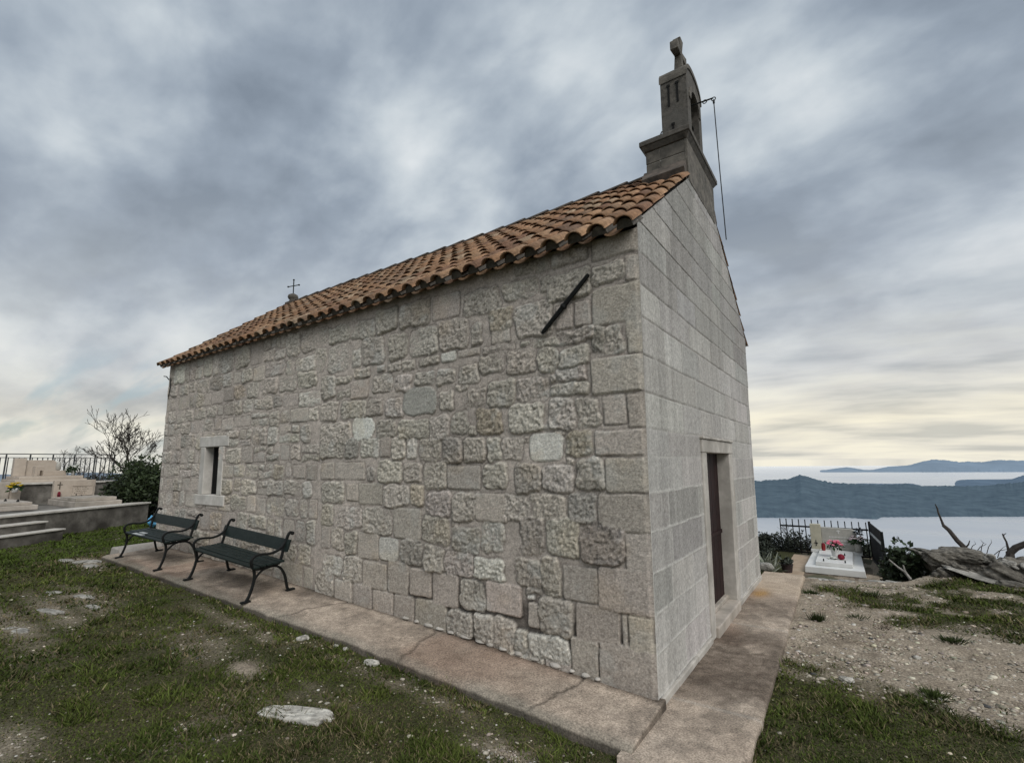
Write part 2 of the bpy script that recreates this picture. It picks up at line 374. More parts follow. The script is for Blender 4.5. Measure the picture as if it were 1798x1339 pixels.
STN = '-0.76,-0.43,3.34,3.47,r;-0.38,0.03,3.31,3.5,s;-1.13,-0.78,3.36,3.47,r;-0.1,0.05,3.07,3.28,s;-0.38,-0.1,3.09,3.26,r;-0.81,-0.39,3.03,3.28,r;-0.88,-0.8,3.15,3.3,r;-1.28,-0.91,3.14,3.32,r;-0.39,0.04,2.75,3.06,s;-0.55,-0.41,2.78,2.99,s;-0.73,-0.57,2.78,2.99,s;-1.15,-0.76,2.76,3.08,r;-1.44,-1.18,2.89,3.1,b;-1.42,-1.21,2.76,2.89,s;-0.72,-0.38,2.64,2.77,r;-0.97,-0.69,2.65,2.74,r;-1.1,-1.01,2.69,2.73,r;-0.11,0.03,2.49,2.76,s;-0.3,-0.14,2.5,2.74,r;-0.39,-0.3,2.53,2.74,d;-0.71,-0.42,2.44,2.61,r;-0.92,-0.72,2.43,2.64,r;-1.26,-0.94,2.44,2.66,r;-0.42,0.02,2.19,2.48,s;-0.73,-0.46,2.32,2.44,r;-0.8,-0.73,2.33,2.4,r;-0.81,-0.45,2.2,2.31,r;-1.14,-0.82,2.17,2.39,r;-1.47,-1.16,2.16,2.41,r;-0.13,0.02,1.91,2.17,s;-0.33,-0.14,1.94,2.17,s;-0.57,-0.36,1.93,2.17,r;-0.81,-0.59,1.92,2.18,k;-0.88,-0.83,1.92,1.99,r;-1.23,-0.87,1.92,2.16,r;-0.41,0.02,1.7,1.9,s;-0.67,-0.43,1.7,1.91,b;-1.02,-0.7,1.67,1.9,p;-1.09,-1.03,1.83,1.89,r;-1.33,-1.09,1.67,1.89,r;-1.48,-1.35,1.67,1.9,r;-0.77,-0.69,1.88,1.91,r;-0.33,0.01,1.42,1.68,s;-0.57,-0.34,1.43,1.68,r;-0.91,-0.59,1.41,1.63,k;-1.18,-0.92,1.4,1.64,r;-0.66,-0.59,1.63,1.68,r;-0.4,0.01,1.13,1.41,s;-0.65,-0.41,1.16,1.41,d;-1.03,-0.68,1.16,1.39,r;-1.32,-1.05,1.14,1.38,r;-0.19,0.01,0.84,1.13,s;-0.57,-0.2,0.87,1.2,d;-0.86,-0.58,0.9,1.21,r;-1.14,-0.89,0.89,1.2,r;-0.42,0.01,0.54,0.86,s;-0.73,-0.42,0.57,0.84,s;-0.93,-0.76,0.57,0.88,r;-1.19,-0.93,0.62,0.86,r;-0.19,0,0.28,0.54,s;-0.24,-0.2,0.31,0.53,s;-0.62,-0.26,0.29,0.56,s;-0.97,-0.64,0.29,0.56,r;-1.07,-0.97,0.31,0.5,s;-1.07,-1.01,0.52,0.55,p;-1.09,-0.95,0.56,0.62,r;-0.43,0.01,-0.02,0.32,s;-0.67,-0.44,-0.01,0.3,s;-1.07,-0.68,0.08,0.28,g;-1.2,-1.08,0.08,0.27,r;-1.44,-1.21,0.05,0.33,r;-0.91,-0.68,0.01,0.09,s;-1.28,-0.92,-0.02,0.08,r;-1.1,-1,0.06,0.11,r;-1.49,-1.38,0.01,0.06,r;-1.76,-1.32,3.08,3.33,r;-2.17,-1.81,3.12,3.38,s;-2.65,-2.21,3.11,3.39,r;-3.05,-2.7,3.13,3.42,r;-3.52,-3.08,3.12,3.34,r;-3.93,-3.52,3.15,3.35,r;-4.17,-3.95,3.18,3.39,r;-1.66,-1.53,2.78,3,r;-2.07,-1.7,2.78,3.09,r;-2.51,-2.09,2.78,3.08,r;-2.83,-2.54,2.79,3.08,r;-3.31,-2.92,2.79,3.12,r;-3.47,-3.32,2.8,3.02,g;-3.93,-3.52,2.78,3.12,r;-4.22,-3.98,2.82,3.12,r;-1.52,-1.17,2.68,2.74,r;-1.83,-1.56,2.69,2.76,s;-2.05,-1.86,2.67,2.76,p;-2.36,-2.08,2.66,2.75,r;-2.62,-2.41,2.64,2.75,r;-2.84,-2.63,2.67,2.77,r;-3.02,-2.89,2.7,2.77,d;-3.44,-3.16,2.65,2.77,r;-3.78,-3.48,2.63,2.71,r;-4.05,-3.78,2.46,2.75,r;-1.56,-1.29,2.49,2.66,r;-1.82,-1.58,2.42,2.6,r;-2.11,-1.86,2.45,2.59,r;-2.42,-2.15,2.45,2.6,r;-2.73,-2.48,2.42,2.6,k;-3.1,-2.78,2.44,2.66,r;-3.48,-3.17,2.41,2.62,s;-3.76,-3.5,2.44,2.55,r;-1.7,-1.49,2.17,2.36,r;-1.87,-1.7,2.35,2.41,r;-2.08,-1.88,2.18,2.37,r;-2.58,-2.13,2.17,2.43,e;-2.86,-2.59,2.15,2.36,k;-3.18,-2.92,2.19,2.38,r;-3.65,-3.19,2.18,2.39,r;-4.05,-3.71,2.18,2.43,r;-1.6,-1.31,1.92,2.15,b;-1.71,-1.62,1.92,2,r;-1.92,-1.71,1.94,2.15,r;-2.21,-1.95,1.88,2.14,r;-2.65,-2.22,1.91,2.12,r;-3.02,-2.69,1.94,2.13,r;-3.44,-3.06,1.93,2.19,w;-4.03,-3.46,1.89,2.15,r;-1.47,-1.34,1.67,1.9,r;-1.78,-1.5,1.66,1.9,r;-2.04,-1.79,1.65,1.9,d;-2.35,-2.06,1.68,1.91,r;-2.54,-2.38,1.71,1.94,g;-2.76,-2.56,1.71,1.94,r;-2.95,-2.79,1.73,1.95,s;-3.27,-2.97,1.73,1.95,g;-3.55,-3.31,1.72,1.96,d;-4.04,-3.58,1.73,1.93,r;-1.53,-1.27,1.42,1.65,r;-1.97,-1.56,1.41,1.63,s;-2.29,-1.98,1.4,1.67,r;-2.59,-2.31,1.47,1.67,r;-2.97,-2.61,1.46,1.7,r;-3.18,-3.01,1.48,1.63,d;-3.74,-3.2,1.48,1.68,s;-4.01,-3.75,1.48,1.68,s;-1.63,-1.27,1.13,1.38,s;-1.91,-1.63,1.12,1.39,r;-2.25,-1.93,1.14,1.38,k;-2.47,-2.29,1.22,1.45,b;-2.88,-2.48,1.21,1.44,r;-3.29,-2.9,1.22,1.45,s;-3.51,-3.3,1.25,1.44,s;-3.99,-3.54,1.21,1.46,r;-1.56,-1.3,0.87,1.13,k;-1.91,-1.57,0.83,1.07,d;-1.92,-1.83,1.06,1.11,s;-2.3,-1.94,0.88,1.14,r;-2.72,-2.32,0.9,1.2,s;-3.22,-2.75,0.91,1.19,r;-3.75,-3.23,0.94,1.19,r;-3.97,-3.76,0.95,1.19,r;-1.64,-1.31,0.62,0.82,g;-2.01,-1.65,0.61,0.83,k;-2.29,-2.02,0.62,0.86,r;-2.62,-2.31,0.66,0.9,d;-2.94,-2.65,0.66,0.89,p;-3.29,-2.95,0.64,0.92,s;-3.51,-3.3,0.67,0.91,r;-3.76,-3.54,0.7,0.95,r;-3.95,-3.79,0.69,0.94,s;-1.51,-1.14,0.36,0.62,s;-1.82,-1.53,0.33,0.59,r;-2.16,-1.84,0.32,0.62,s;-2.47,-2.18,0.37,0.63,s;-2.8,-2.5,0.35,0.66,s;-3.2,-2.82,0.35,0.62,s;-3.54,-3.23,0.37,0.65,r;-3.92,-3.56,0.41,0.63,r;-2.7,-2.42,0.11,0.35,s;-3.03,-2.72,0.12,0.35,s;-3.34,-3.05,0.11,0.38,s;-3.68,-3.38,0.12,0.38,s;-4.05,-3.71,0.14,0.42,r;-2.4,-1.99,0.08,0.35,s;-1.98,-1.68,0.07,0.3,r;-1.66,-1.44,0.07,0.31,r'
stones = []
for s_ in STN.split(';'):
    a = s_.split(','); stones.append([float(v) for v in a[:4]]+[a[4]])
R = random.Random(5)
rows = [3.47, 3.09, 2.86, 2.62, 2.40, 2.19, 1.93, 1.69, 1.47, 1.25, .99, .70, .46, .18, -.1]
def fill_rows(x0, x1, rows, R, smooth_p=.22, wmin=.2, wmax=.5):
    out = []
    for i in range(len(rows)-1):
        zt, zb = rows[i], rows[i+1]
        x = x1+R.uniform(-.1, .1)
        while x > x0:
            w = min(R.uniform(wmin, wmax)*(.75 if R.random() < .3 else 1), max(.12, x-x0))
            k = 'r'
            q = R.random()
            if q < smooth_p: k = 's'
            elif q < smooth_p+.08: k = 'd'
            elif q < smooth_p+.14: k = 'g'
            elif q < smooth_p+.19: k = 'k'
            elif q < smooth_p+.21: k = 'b'
            j = lambda: R.uniform(-.018, .018)
            g = .016
            if w > .26 and R.random() < .16:
                zm = zb+(zt-zb)*R.uniform(.4, .62)
                out.append([x-w+g, x-g, zb+g, zm-g*.6, k]); 
                if R.random() < .5:
                    xm = x-w*R.uniform(.4, .6)
                    out.append([x-w+g, xm-g*.6, zm+g*.6, zt-g, 'r']); out.append([xm+g*.6, x-g, zm+g*.6, zt-g, 'r'])
                else: out.append([x-w+g, x-g, zm+g*.6, zt-g, 'r'])
            else:
                out.append([x-w+g, x-g, zb+g+j(), zt-g+j(), k])
            x -= w
    return out
stones_far = fill_rows(-8.72, -4.14, rows, R)

KIND = {'r': (.465,.422,.372), 's': (.45,.40,.355), 'p': (.60,.575,.53), 'b': (.425,.37,.305), 'k': (.475,.425,.388),
        'd': (.37,.343,.31), 'g': (.55,.515,.465), 'w': (.62,.61,.57), 'e': (.365,.355,.325)}
MORT = np.array((.49,.435,.385))

def masonry(X, Z, stones, seed, rough_h=.027, flush=None, corner=None):
    """X (n,), Z (m,) axes in metres -> height and colour fields of a rubble wall"""
    XX, ZZ = np.meshgrid(X, Z, indexing='ij')
    wx = (fbm(XX*7, ZZ*7, seed, 5, .58)-.5)*.085; wz = (fbm(XX*7+50, ZZ*7, seed+1, 5, .58)-.5)*.085
    best = np.full(XX.shape, 9.0); idx = np.full(XX.shape, -1, dtype=int)
    for i, (x0, x1, z0, z1, k) in enumerate(stones):
        a, b = np.searchsorted(X, [x0-.09, x1+.09]); c, d = np.searchsorted(Z, [z0-.09, z1+.09])
        if b <= a or d <= c: continue
        am = .25 if k in 'sp' else 1.0
        px = XX[a:b, c:d]+wx[a:b, c:d]*am; pz = ZZ[a:b, c:d]+wz[a:b, c:d]*am
        hw, hh = (x1-x0)/2, (z1-z0)/2
        gr_ = .003 if k in 's' else .006
        hw += gr_; hh += gr_
        rc = min(hw, hh)*(.95 if k == 'w' else (.2 if k in 's' else .46))
        qx = np.abs(px-(x0+x1)/2)-hw+rc; qz = np.abs(pz-(z0+z1)/2)-hh+rc
        sd_ = np.hypot(np.maximum(qx, 0), np.maximum(qz, 0))+np.minimum(np.maximum(qx, qz), 0)-rc
        w = sd_ < best[a:b, c:d]
        best[a:b, c:d][w] = sd_[w]; idx[a:b, c:d][w] = i
    kinds = np.array([s[4] for s in stones]+['r'])
    Rn = np.random.default_rng(seed+90)
    base = np.array([KIND[k] for k in kinds])*(1+Rn.normal(0, .075, (len(kinds), 1)))
    base *= (1+Rn.normal(0, .009, (len(kinds), 3)))*np.array((1.05, 1.06, 1.045))
    smooth = np.isin(kinds, list('spwe'))
    hh = np.where(smooth, .017+Rn.random(len(kinds))*.008, rough_h*(.65+.6*Rn.random(len(kinds))))
    rg = np.where(smooth, .0034, .0132)
    rad_ = np.where(smooth, .010, .024)
    tilt = Rn.normal(0, .03, (len(kinds), 2))*np.where(smooth, .15, 1)[:, None]
    t = np.clip(-best/rad_[idx], 0, 1)
    prof = 1-(1-t)**2.2
    pit = fbm(XX*30, ZZ*34, seed+2, 4, .62)-.5
    pit2 = fbm(XX*75+9, ZZ*80, seed+4, 3, .6)-.5
    chip = np.abs(fbm(XX*15+wx*90, ZZ*26+wz*90, seed+5, 3)-.5)*1.7+np.abs(fbm(XX*27+wz*60, ZZ*38, seed+6, 2)-.5)*1.2
    cxs = np.array([(s[0]+s[1])/2 for s in stones]+[0]); czs = np.array([(s[2]+s[3])/2 for s in stones]+[0])
    h = hh[idx]*prof + (XX-cxs[idx])*tilt[idx, 0]*prof + (ZZ-czs[idx])*tilt[idx, 1]*prof
    h = h + rg[idx]*t*(pit*1.3+pit2*1.0-chip*1.5+.35)
    ml = (flush(XX, ZZ) if flush else .009) + (fbm(XX*7, ZZ*7, seed+6, 3)-.5)*.018 + (fbm(XX*45, ZZ*45, seed+3, 3)-.5)*.004
    inside = best < 0
    hs = np.where(inside, h, -.03)
    onm = sst(-.002, .004, ml-hs)
    H = np.maximum(hs, ml)
    lum = 1.03 + pit*.62 + pit2*.75 - chip*.20*np.where(smooth[idx], .3, 1)
    lum = np.where(smooth[idx], 1+pit*.28+pit2*.34, lum)
    spk = (fbm(XX*120, ZZ*120, seed+1, 2)-.5)
    # shade of the hollows painted into the stone colour, plus lichen patches
    big = fbm(XX*1.1, ZZ*1.1, seed+7, 3)-.5
    cav = sst(.018, -.002, h-.35*hh[idx])*np.where(smooth[idx], .12, .24)
    col = base[idx]*((lum+spk*.45)*(1-cav))[..., None]
    lich = sst(.60, .74, fbm(XX*5+3, ZZ*5, seed+2, 4))[..., None]*np.where(smooth[idx], .35, .55)[..., None]
    col = col*(1-lich)+np.array((.53,.52,.48))*lich*(.85+lum*.15)[..., None]
    warm = sst(.60, .75, fbm(XX*3+30, ZZ*3, seed+5, 3))[..., None]*.35
    col = col*(1-warm)+col*np.array((1.06,.97,.84))*warm
    mcol = MORT*(1+(fbm(XX*30, ZZ*30, seed+4, 4)-.5)*.5+big*.25)[..., None]
    deep = sst(.004, -.012, ml)[..., None]
    mcol = mcol*(1-.62*deep)
    near = sst(.016, .0, np.where(best > 0, best, 0))*np.where(best > -.004, 1, 0)*.30*fbm(XX*5+7, ZZ*5, seed+3, 3)*1.5
    mcol = mcol*(1-np.clip(near, 0, .5))[..., None]
    # thin dark crevice where stone and mortar part
    crev = sst(.011, .002, np.abs(best+.001))*np.clip(fbm(XX*6+2, ZZ*6, seed+1, 4)*2.6-.75, 0, 1)*np.where(smooth[idx], .6, .5)
    col = col*(1-onm[..., None])+mcol*onm[..., None]
    col = col*(1-.55*crev)[..., None]; H = H-.008*crev
    col = col*(1+big*.22)[..., None]
    return XX, ZZ, H, np.clip(col, .03, .8)

def grid_faces(n, m, keep=None, flip=False):
    i, j = np.meshgrid(np.arange(n-1), np.arange(m-1), indexing='ij')
    if keep is not None: i = i[keep]; j = j[keep]
    i = i.ravel(); j = j.ravel()
    a = i*m+j
    q = np.stack([a, a+m, a+m+1, a+1], 1)
    return q[:, ::-1] if flip else q

# --- side wall facing the grass
def ax(*segs):
    o = []
    for a, b, st in segs:
        n = max(2, int(round((b-a)/st))+1); o.append(np.linspace(a, b, n)[:-1])
    return np.concatenate(o+[[segs[-1][1]]])
WX0, WX1, WZ0, WZ1 = -7.05, -6.57, 1.22, 1.95
Xa = ax((-LEN, WX0, .017), (WX0, WX1, .016), (WX1, -4.2, .014), (-4.2, -2.2, .010), (-2.2, 0, .0078))
Za = ax((-.25, WZ0, .0105), (WZ0, WZ1, .0105), (WZ1, EAVE, .0105))
def flush_side(x, z):
    # pointing is full and smeared on the left and high up, raked out low on the right
    low = sst(.75, .15, z-lin(x))*sst(-4.2, -1.6, x)
    return .0095+.006*sst(-2.5, -5.5, x)-.026*low
XX, ZZ, H, C = masonry(Xa, Za, stones+stones_far, 1, flush=flush_side)
ed = sst(0, .03, -XX); ed2 = sst(0, .06, XX+LEN)
H = (H*ed+.010*(1-ed))*ed2+.006*(1-ed2)
xs = XX.copy(); xs[-1, :] += .010
V = np.stack([xs, -H, ZZ], -1).reshape(-1, 3)
xm = (Xa[:-1]+Xa[1:])/2; zm = (Za[:-1]+Za[1:])/2
hole = ((xm > WX0) & (xm < WX1))[:, None] & ((zm > WZ0) & (zm < WZ1))[None, :]
# darker under the eaves and towards the foot
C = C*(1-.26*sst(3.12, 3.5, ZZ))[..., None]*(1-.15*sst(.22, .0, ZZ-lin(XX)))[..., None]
V = np.stack(lean(V[:, 0], V[:, 1], V[:, 2]), -1)
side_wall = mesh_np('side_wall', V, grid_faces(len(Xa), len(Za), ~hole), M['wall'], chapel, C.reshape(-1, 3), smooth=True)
tag(side_wall, 'rough rubble side wall with squared corner stones')

Rs = random.Random(31)
x = -.42
while x > -2.5:
    w = Rs.uniform(.05, .13)
    hgt = Rs.uniform(.025, .05)
    bmx = bmesh.new(); bmesh.ops.create_icosphere(bmx, subdivisions=2, radius=1)
    mbx = MB(); mbx.v = [(x-w/2+v.co.x*w*.5*(1+Rs.uniform(-.15, .15)), -.012+v.co.y*.035, float(lin(x))+.018+v.co.z*hgt*.5*(1+Rs.uniform(-.2, .2))) for v in bmx.verts]
    mbx.f = [tuple(v.index for v in f.verts) for f in bmx.faces]; bmx.free()
    mbx.build('foot_stone', M['trim'], chapel)
    x -= w+Rs.uniform(.01, .10)
# --- front wall with the door, pentagon up to the verge
cz = [-.3, .0, .286, .558, .841, 1.135, 1.42, 1.692, 1.904, 2.182, 2.476, 2.777, 3.043, 3.31, 3.58, 3.85, 4.12, 4.4, 4.67, 4.95, 5.2, 5.5]
Rf = random.Random(21)
DY0, DY1, DZ0, DZ1 = 1.72, 2.83, -.3, 1.74
fst = []
for i in range(len(cz)-1):
    z0_, z1_ = cz[i], cz[i+1]
    y = -.02; known = {8: [.75, 1.14], 9: [.48, 1.09], 10: [1.01], 11: [.4, .9]}.get(i, None)
    cuts = [0]
    y = 0
    while y < WID:
        y += Rf.uniform(.42, 1.0); cuts.append(min(y, WID))
    for a, b in zip(cuts[:-1], cuts[1:]):
        fst.append([a+.004, b-.004, z0_+.005, z1_-.005, 's'])
Ya = ax((0, 1.0, .0085), (1.0, DY0, .011), (DY0, DY1, .018), (DY1, WID, .015))
Zb = ax((-.3, DZ1, .0105), (DZ1, EAVE, .0105))
tt = np.linspace(0, 1, 165)[1:]
YY, ZL = np.meshgrid(Ya, Zb, indexing='ij')
top = EAVE+(RIDGE_Z-.02-EAVE)*(1-np.abs(Ya-YM)/YM)+.062
ZU = EAVE+(top[:, None]-EAVE)*tt[None, :]
ZF = np.concatenate([ZL, ZU], 1); YF = np.repeat(Ya[:, None], ZF.shape[1], 1)
ii = np.zeros(ZF.shape, int); best = np.full(ZF.shape, 9.0)
for i, (a, b, c, d, k) in enumerate(fst):
    wy = (fbm(YF*3, ZF*3, 2, 2)-.5)*.012
    sd_ = np.maximum(np.abs(YF-(a+b)/2)-(b-a)/2, np.abs(ZF+wy-(c+d)/2)-(d-c)/2)
    w = sd_ < best; best[w] = sd_[w]; ii[w] = i
Rn = np.random.default_rng(8)
lumk = np.clip(1+Rn.normal(0, .11, len(fst)), .72, 1.25)
tint = 1+Rn.normal(0, .008, (len(fst), 3))
low = sst(2.3, 1.2, ZF)
joint = sst(-.004, .004, best+(fbm(YF*20, ZF*20, 5, 3)-.5)*.006)
pit = fbm(YF*40, ZF*40, 3, 4, .65)-.5
HF = .008+(fbm(YF*5, ZF*5, 1, 3)-.5)*.008+pit*.006
HF = HF+joint*(low*.004-(1-low)*.010)
streak = fbm(YF*16, ZF*.9, 6, 4)-.5
streak2 = fbm(YF*6+9, ZF*.45, 4, 3)-.5
sp = fbm(YF*85, ZF*85, 0, 3, .7)-.5
basec = np.array((.408,.395,.37))*(lumk[ii])[..., None]*tint[ii]
basec = basec*(1+streak*.36+streak2*.30+pit*.45+sp*.55)[..., None]
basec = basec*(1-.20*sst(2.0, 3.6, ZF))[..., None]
jc_lo = np.array((.62,.61,.57)); jc_hi = np.array((.12,.115,.10))
crk = np.clip(fbm(YF*3+7, ZF*9, 2, 3)*1.6-.3, 0, 1)
jc = jc_lo*low[..., None]+(jc_hi*crk[..., None]+np.array((.33,.31,.285))*(1-crk)[..., None])*(1-low)[..., None]
vert = (np.abs(ZF-np.take(np.array([(s[2]+s[3])/2 for s in fst]), ii)) < np.take(np.array([(s[3]-s[2])/2 for s in fst]), ii)-.012)
jf = joint*np.where(vert, .7, .95)
CF = basec*(1-jf)[..., None]+jc*jf[..., None]
# rust stain and yellow lichen to the right of the door
st_ = np.exp(-((YF-3.04)/.05)**2)*sst(1.75, 1.2, ZF)*sst(-.1, .3, ZF)*(.4+.9*fbm(YF*20, ZF*2.2, 3, 3))
CF = CF*(1-st_[..., None]*.55)+np.array((.38,.24,.12))*st_[..., None]*.55
ed = sst(0, .03, YF); HF = HF*ed+.010*(1-ed)
ys = YF.copy(); ys[0, :] -= .010
V = np.stack([HF, ys, ZF], -1).reshape(-1, 3)
V = np.stack(lean(V[:, 0], V[:, 1], V[:, 2]), -1)
ym = (Ya[:-1]+Ya[1:])/2; zmid = np.concatenate([(Zb[:-1]+Zb[1:])/2, np.full(len(tt), 9.)])
hole = ((ym > DY0) & (ym < DY1))[:, None] & (zmid < DZ1)[None, :]
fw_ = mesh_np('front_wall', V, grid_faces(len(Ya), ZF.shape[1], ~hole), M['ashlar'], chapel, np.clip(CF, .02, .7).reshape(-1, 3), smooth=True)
tag(fw_, 'smooth ashlar front wall with pale joints')

# --- the two walls turned away
rows_b = [5.4, 5.1, 4.8, 4.5, 4.2, 3.9, 3.7]+rows+[-.35]
Xb = ax((-LEN, 0, .03)); Zc = ax((-.3, EAVE, .03))
XX, ZZ, H, C = masonry(Xb, Zc, fill_rows(-8.75, .02, rows_b, random.Random(9)), 4)
e = sst(0, .06, -XX)*sst(0, .06, XX+LEN); H *= e
V = np.stack([XX, WID+H, ZZ], -1).reshape(-1, 3); V = np.stack(lean(V[:, 0], V[:, 1], V[:, 2]), -1)
mesh_np('side_wall', V, grid_faces(len(Xb), len(Zc), flip=True), M['wall'], chapel, C.reshape(-1, 3), smooth=True)
Yb = ax((0, WID, .03))
XX, ZZ, H, C = masonry(Yb, ax((-.3, 5.4, .03)), fill_rows(-.05, WID+.05, rows_b, random.Random(10)), 5)
topb = EAVE+(RIDGE_Z-EAVE)*(1-np.abs(XX-YM)/YM)
ZZ = np.minimum(ZZ, topb); H *= sst(0, .06, XX)*sst(0, .06, WID-XX)
V = np.stack([-LEN-H, XX, ZZ], -1).reshape(-1, 3); V = np.stack(lean(V[:, 0], V[:, 1], V[:, 2]), -1)
mesh_np('back_wall', V, grid_faces(XX.shape[0], XX.shape[1], flip=True), M['wall'], chapel, C.reshape(-1, 3), smooth=True)

# --- window
rv = .34
o = empty('window_frame'); o.parent = chapel
MB().box((WX0-.13, -.030, WZ0+.002), (WX0+.012, rv, WZ1-.002)).build('jamb', M['palestone'], o, bevel=.008, warpf=lean1)
MB().box((WX1-.012, -.030, WZ0+.002), (WX1+.13, rv, WZ1-.002)).build('jamb', M['palestone'], o, bevel=.008, warpf=lean1)
b_ = MB().box((WX0-.19, -.030, WZ1), (WX1+.27, rv, WZ1+.165)).build('lintel', M['palestone'], o, bevel=.01, warpf=lean1)
b_ = MB().box((WX0-.20, -.040, WZ0-.155), (WX1+.24, rv, WZ0)).build('sill', M['palestone'], o, bevel=.01, warpf=lean1)
MB().box((WX0-.0, .105, WZ0-.0), (WX1+.0, rv+.3, WZ1+.0)).build('window_opening', M['dark'], chapel, warpf=lean1)
g = MB()
for k in range(3): g.box((WX0+.10+.13*k, .075, WZ0+.004), (WX0+.114+.13*k, .089, WZ1-.004))
g.build('window_bars', M['iron'], chapel, warpf=lean1)

# --- door
FT = .025
dfm = empty('door_frame'); dfm.parent = chapel
MB().box((-.30, DY0-.17, -.06), (FT, DY0, DZ1+.002)).build('jamb', M['trim'], dfm, bevel=.01, warpf=lean1)
MB().box((-.30, DY1, -.06), (FT, DY1+.17, DZ1+.002)).build('jamb', M['trim'], dfm, bevel=.01, warpf=lean1)
MB().box((-.30, DY0-.18, DZ1), (FT+.006, DY1+.18, DZ1+.14)).build('lintel', M['trim'], dfm, bevel=.01, warpf=lean1)
MB().box((-.02, DY0-.19, DZ1+.14), (FT+.022, DY1+.19, DZ1+.165)).build('door_cornice', M['trim'], dfm, bevel=.005, warpf=lean1)
dr = MB()
XD = -.12
nb = 6
for k in range(nb):
    a = DY0-.01+(DY1-DY0+.02)*k/nb; b = DY0-.01+(DY1-DY0+.02)*(k+1)/nb
    dr.box((XD-.06, a+.003 if k else a, .06), (XD, b-.003, DZ1+.02))
dr.box((XD-.055, DY0-.01, .06), (XD-.01, DY1+.01, DZ1+.02))
door = dr.build('door', M['door'], chapel, bevel=.004, warpf=lean1)
MB().box((XD-.002, DY0+.0, .80), (XD+.016, DY1, .84)).build('door_rail', M['door'], door, warpf=lean1)
hd = MB().tube([(XD, DY0+.14, .90), (XD+.04, DY0+.14, .90), (XD+.04, DY0+.26, .90)], .008)
hd.build('handle', M['iron'], door, warpf=lean1)
MB().box((-.32, DY0-.02, -.25), (.055, DY1+.02, .035)).build('threshold', M['tombgrey'], chapel, bevel=.012, warpf=lean1)
MB().box((-.32, DY0-.005, .036), (-.075, DY1+.005, .085)).build('door_sill', M['tombgrey'], chapel, bevel=.012, warpf=lean1)

# base course along the front foot
Rb = random.Random(3)
segs_b = [(0.0, DY0-.18), (DY1+.18, WID)]
for a, b in segs_b:
    bc = MB()
    y = a
    while y < b-.01:
        y2 = min(b, y+Rb.uniform(.35, .7)); p = .022+Rb.uniform(0, .012)
        zt = -.012+Rb.uniform(-.008, .008)
        bc.box((-.05, y, -.2), (p, y2-.004, zt)); y = y2
    bc.box((-.06, a, -.2), (.016, b, -.03))
    bc.build('base_course', M['trim'], chapel, bevel=.008)

# --- roof
roof = empty('roof', (0, 0, 0)); roof.parent = chapel
PIT = math.atan2(RIDGE_Z+.04-EAVE, YM)
def tile_template(r0_, r1_, ln, th, up=True, seg=9, arc=math.pi*.93):
    """tapered barrel tile along +s (up the slope); returns verts in (x, s, n)"""
    vs = []; n = seg+1
    for (s_, r) in ((0, r0_), (ln, r1_)):
        for rad2 in (r, r-th):
            for k in range(n):
                a = (math.pi-arc)/2+arc*k/seg
                vs.append((-math.cos(a)*rad2, s_, (math.sin(a)*rad2*.82) if up else -(math.sin(a)*rad2*.82)))
    f = []
    o0, i0, o1, i1 = 0, n, 2*n, 3*n
    for k in range(seg):
        f.append((o0+k, o0+k+1, o1+k+1, o1+k)); f.append((i0+k+1, i0+k, i1+k, i1+k+1))
        f.append((i0+k, i0+k+1, o0+k+1, o0+k)); f.append((o1+k, o1+k+1, i1+k+1, i1+k))
    for e in (0, seg):
        f.append((o0+e, o1+e, i1+e, i0+e))
    return np.array(vs), np.array(f)
PX = .2135
covers, Fc = tile_template(.083, .066, .43, .013)
pans, Fp = tile_template(.066, .083, .43, .011, up=False)
pans[:, 2] *= .55
Rt = np.random.default_rng(17)
EX = .305
x_first, x_last = -.055, -LEN-.16
ncol = int((x_first-x_last)/PX)+1
SL = math.hypot(YM+.10, RIDGE_Z+.04-EAVE+.07)
ROOF0 = (-.075, EAVE-.075)      # eave line y, z of the tile bed
def place(tv, F, x, s0, n0, side, acc, col, yawj=0):
    c, s_ = math.cos(PIT), math.sin(PIT)
    lx = tv[:, 0]+tv[:, 1]*yawj
    sx = tv[:, 1]+s0; nn_ = tv[:, 2]+n0
    y = ROOF0[0]+sx*c-nn_*s_; z = ROOF0[1]+sx*s_+nn_*c
    if side < 0: y = WID-y
    X_, Y_, Z_ = lean(lx+x, y, z)
    acc['V'].append(np.stack([X_, Y_, Z_], -1)); acc['F'].append(F+acc['n'] if side > 0 else F[:, ::-1]+acc['n']); acc['n'] += len(tv)
    lic = np.clip(sst(.52, .68, fbm(tv[:, 0]*9+x*5, tv[:, 1]*5+s0*4, 3, 3))*.55, 0, 1)[:, None]
    acc['C'].append(col[None, :]*(1-lic)+np.array((.16,.125,.095))*lic)
def tcol(row, x):
    t = Rt.random()
    base = np.array((.272,.158,.092)) if t < .5 else (np.array((.315,.195,.115)) if t < .76 else (np.array((.195,.112,.072)) if t < .90 else np.array((.32,.232,.155))))
    return base*(1+Rt.normal(0, .10))
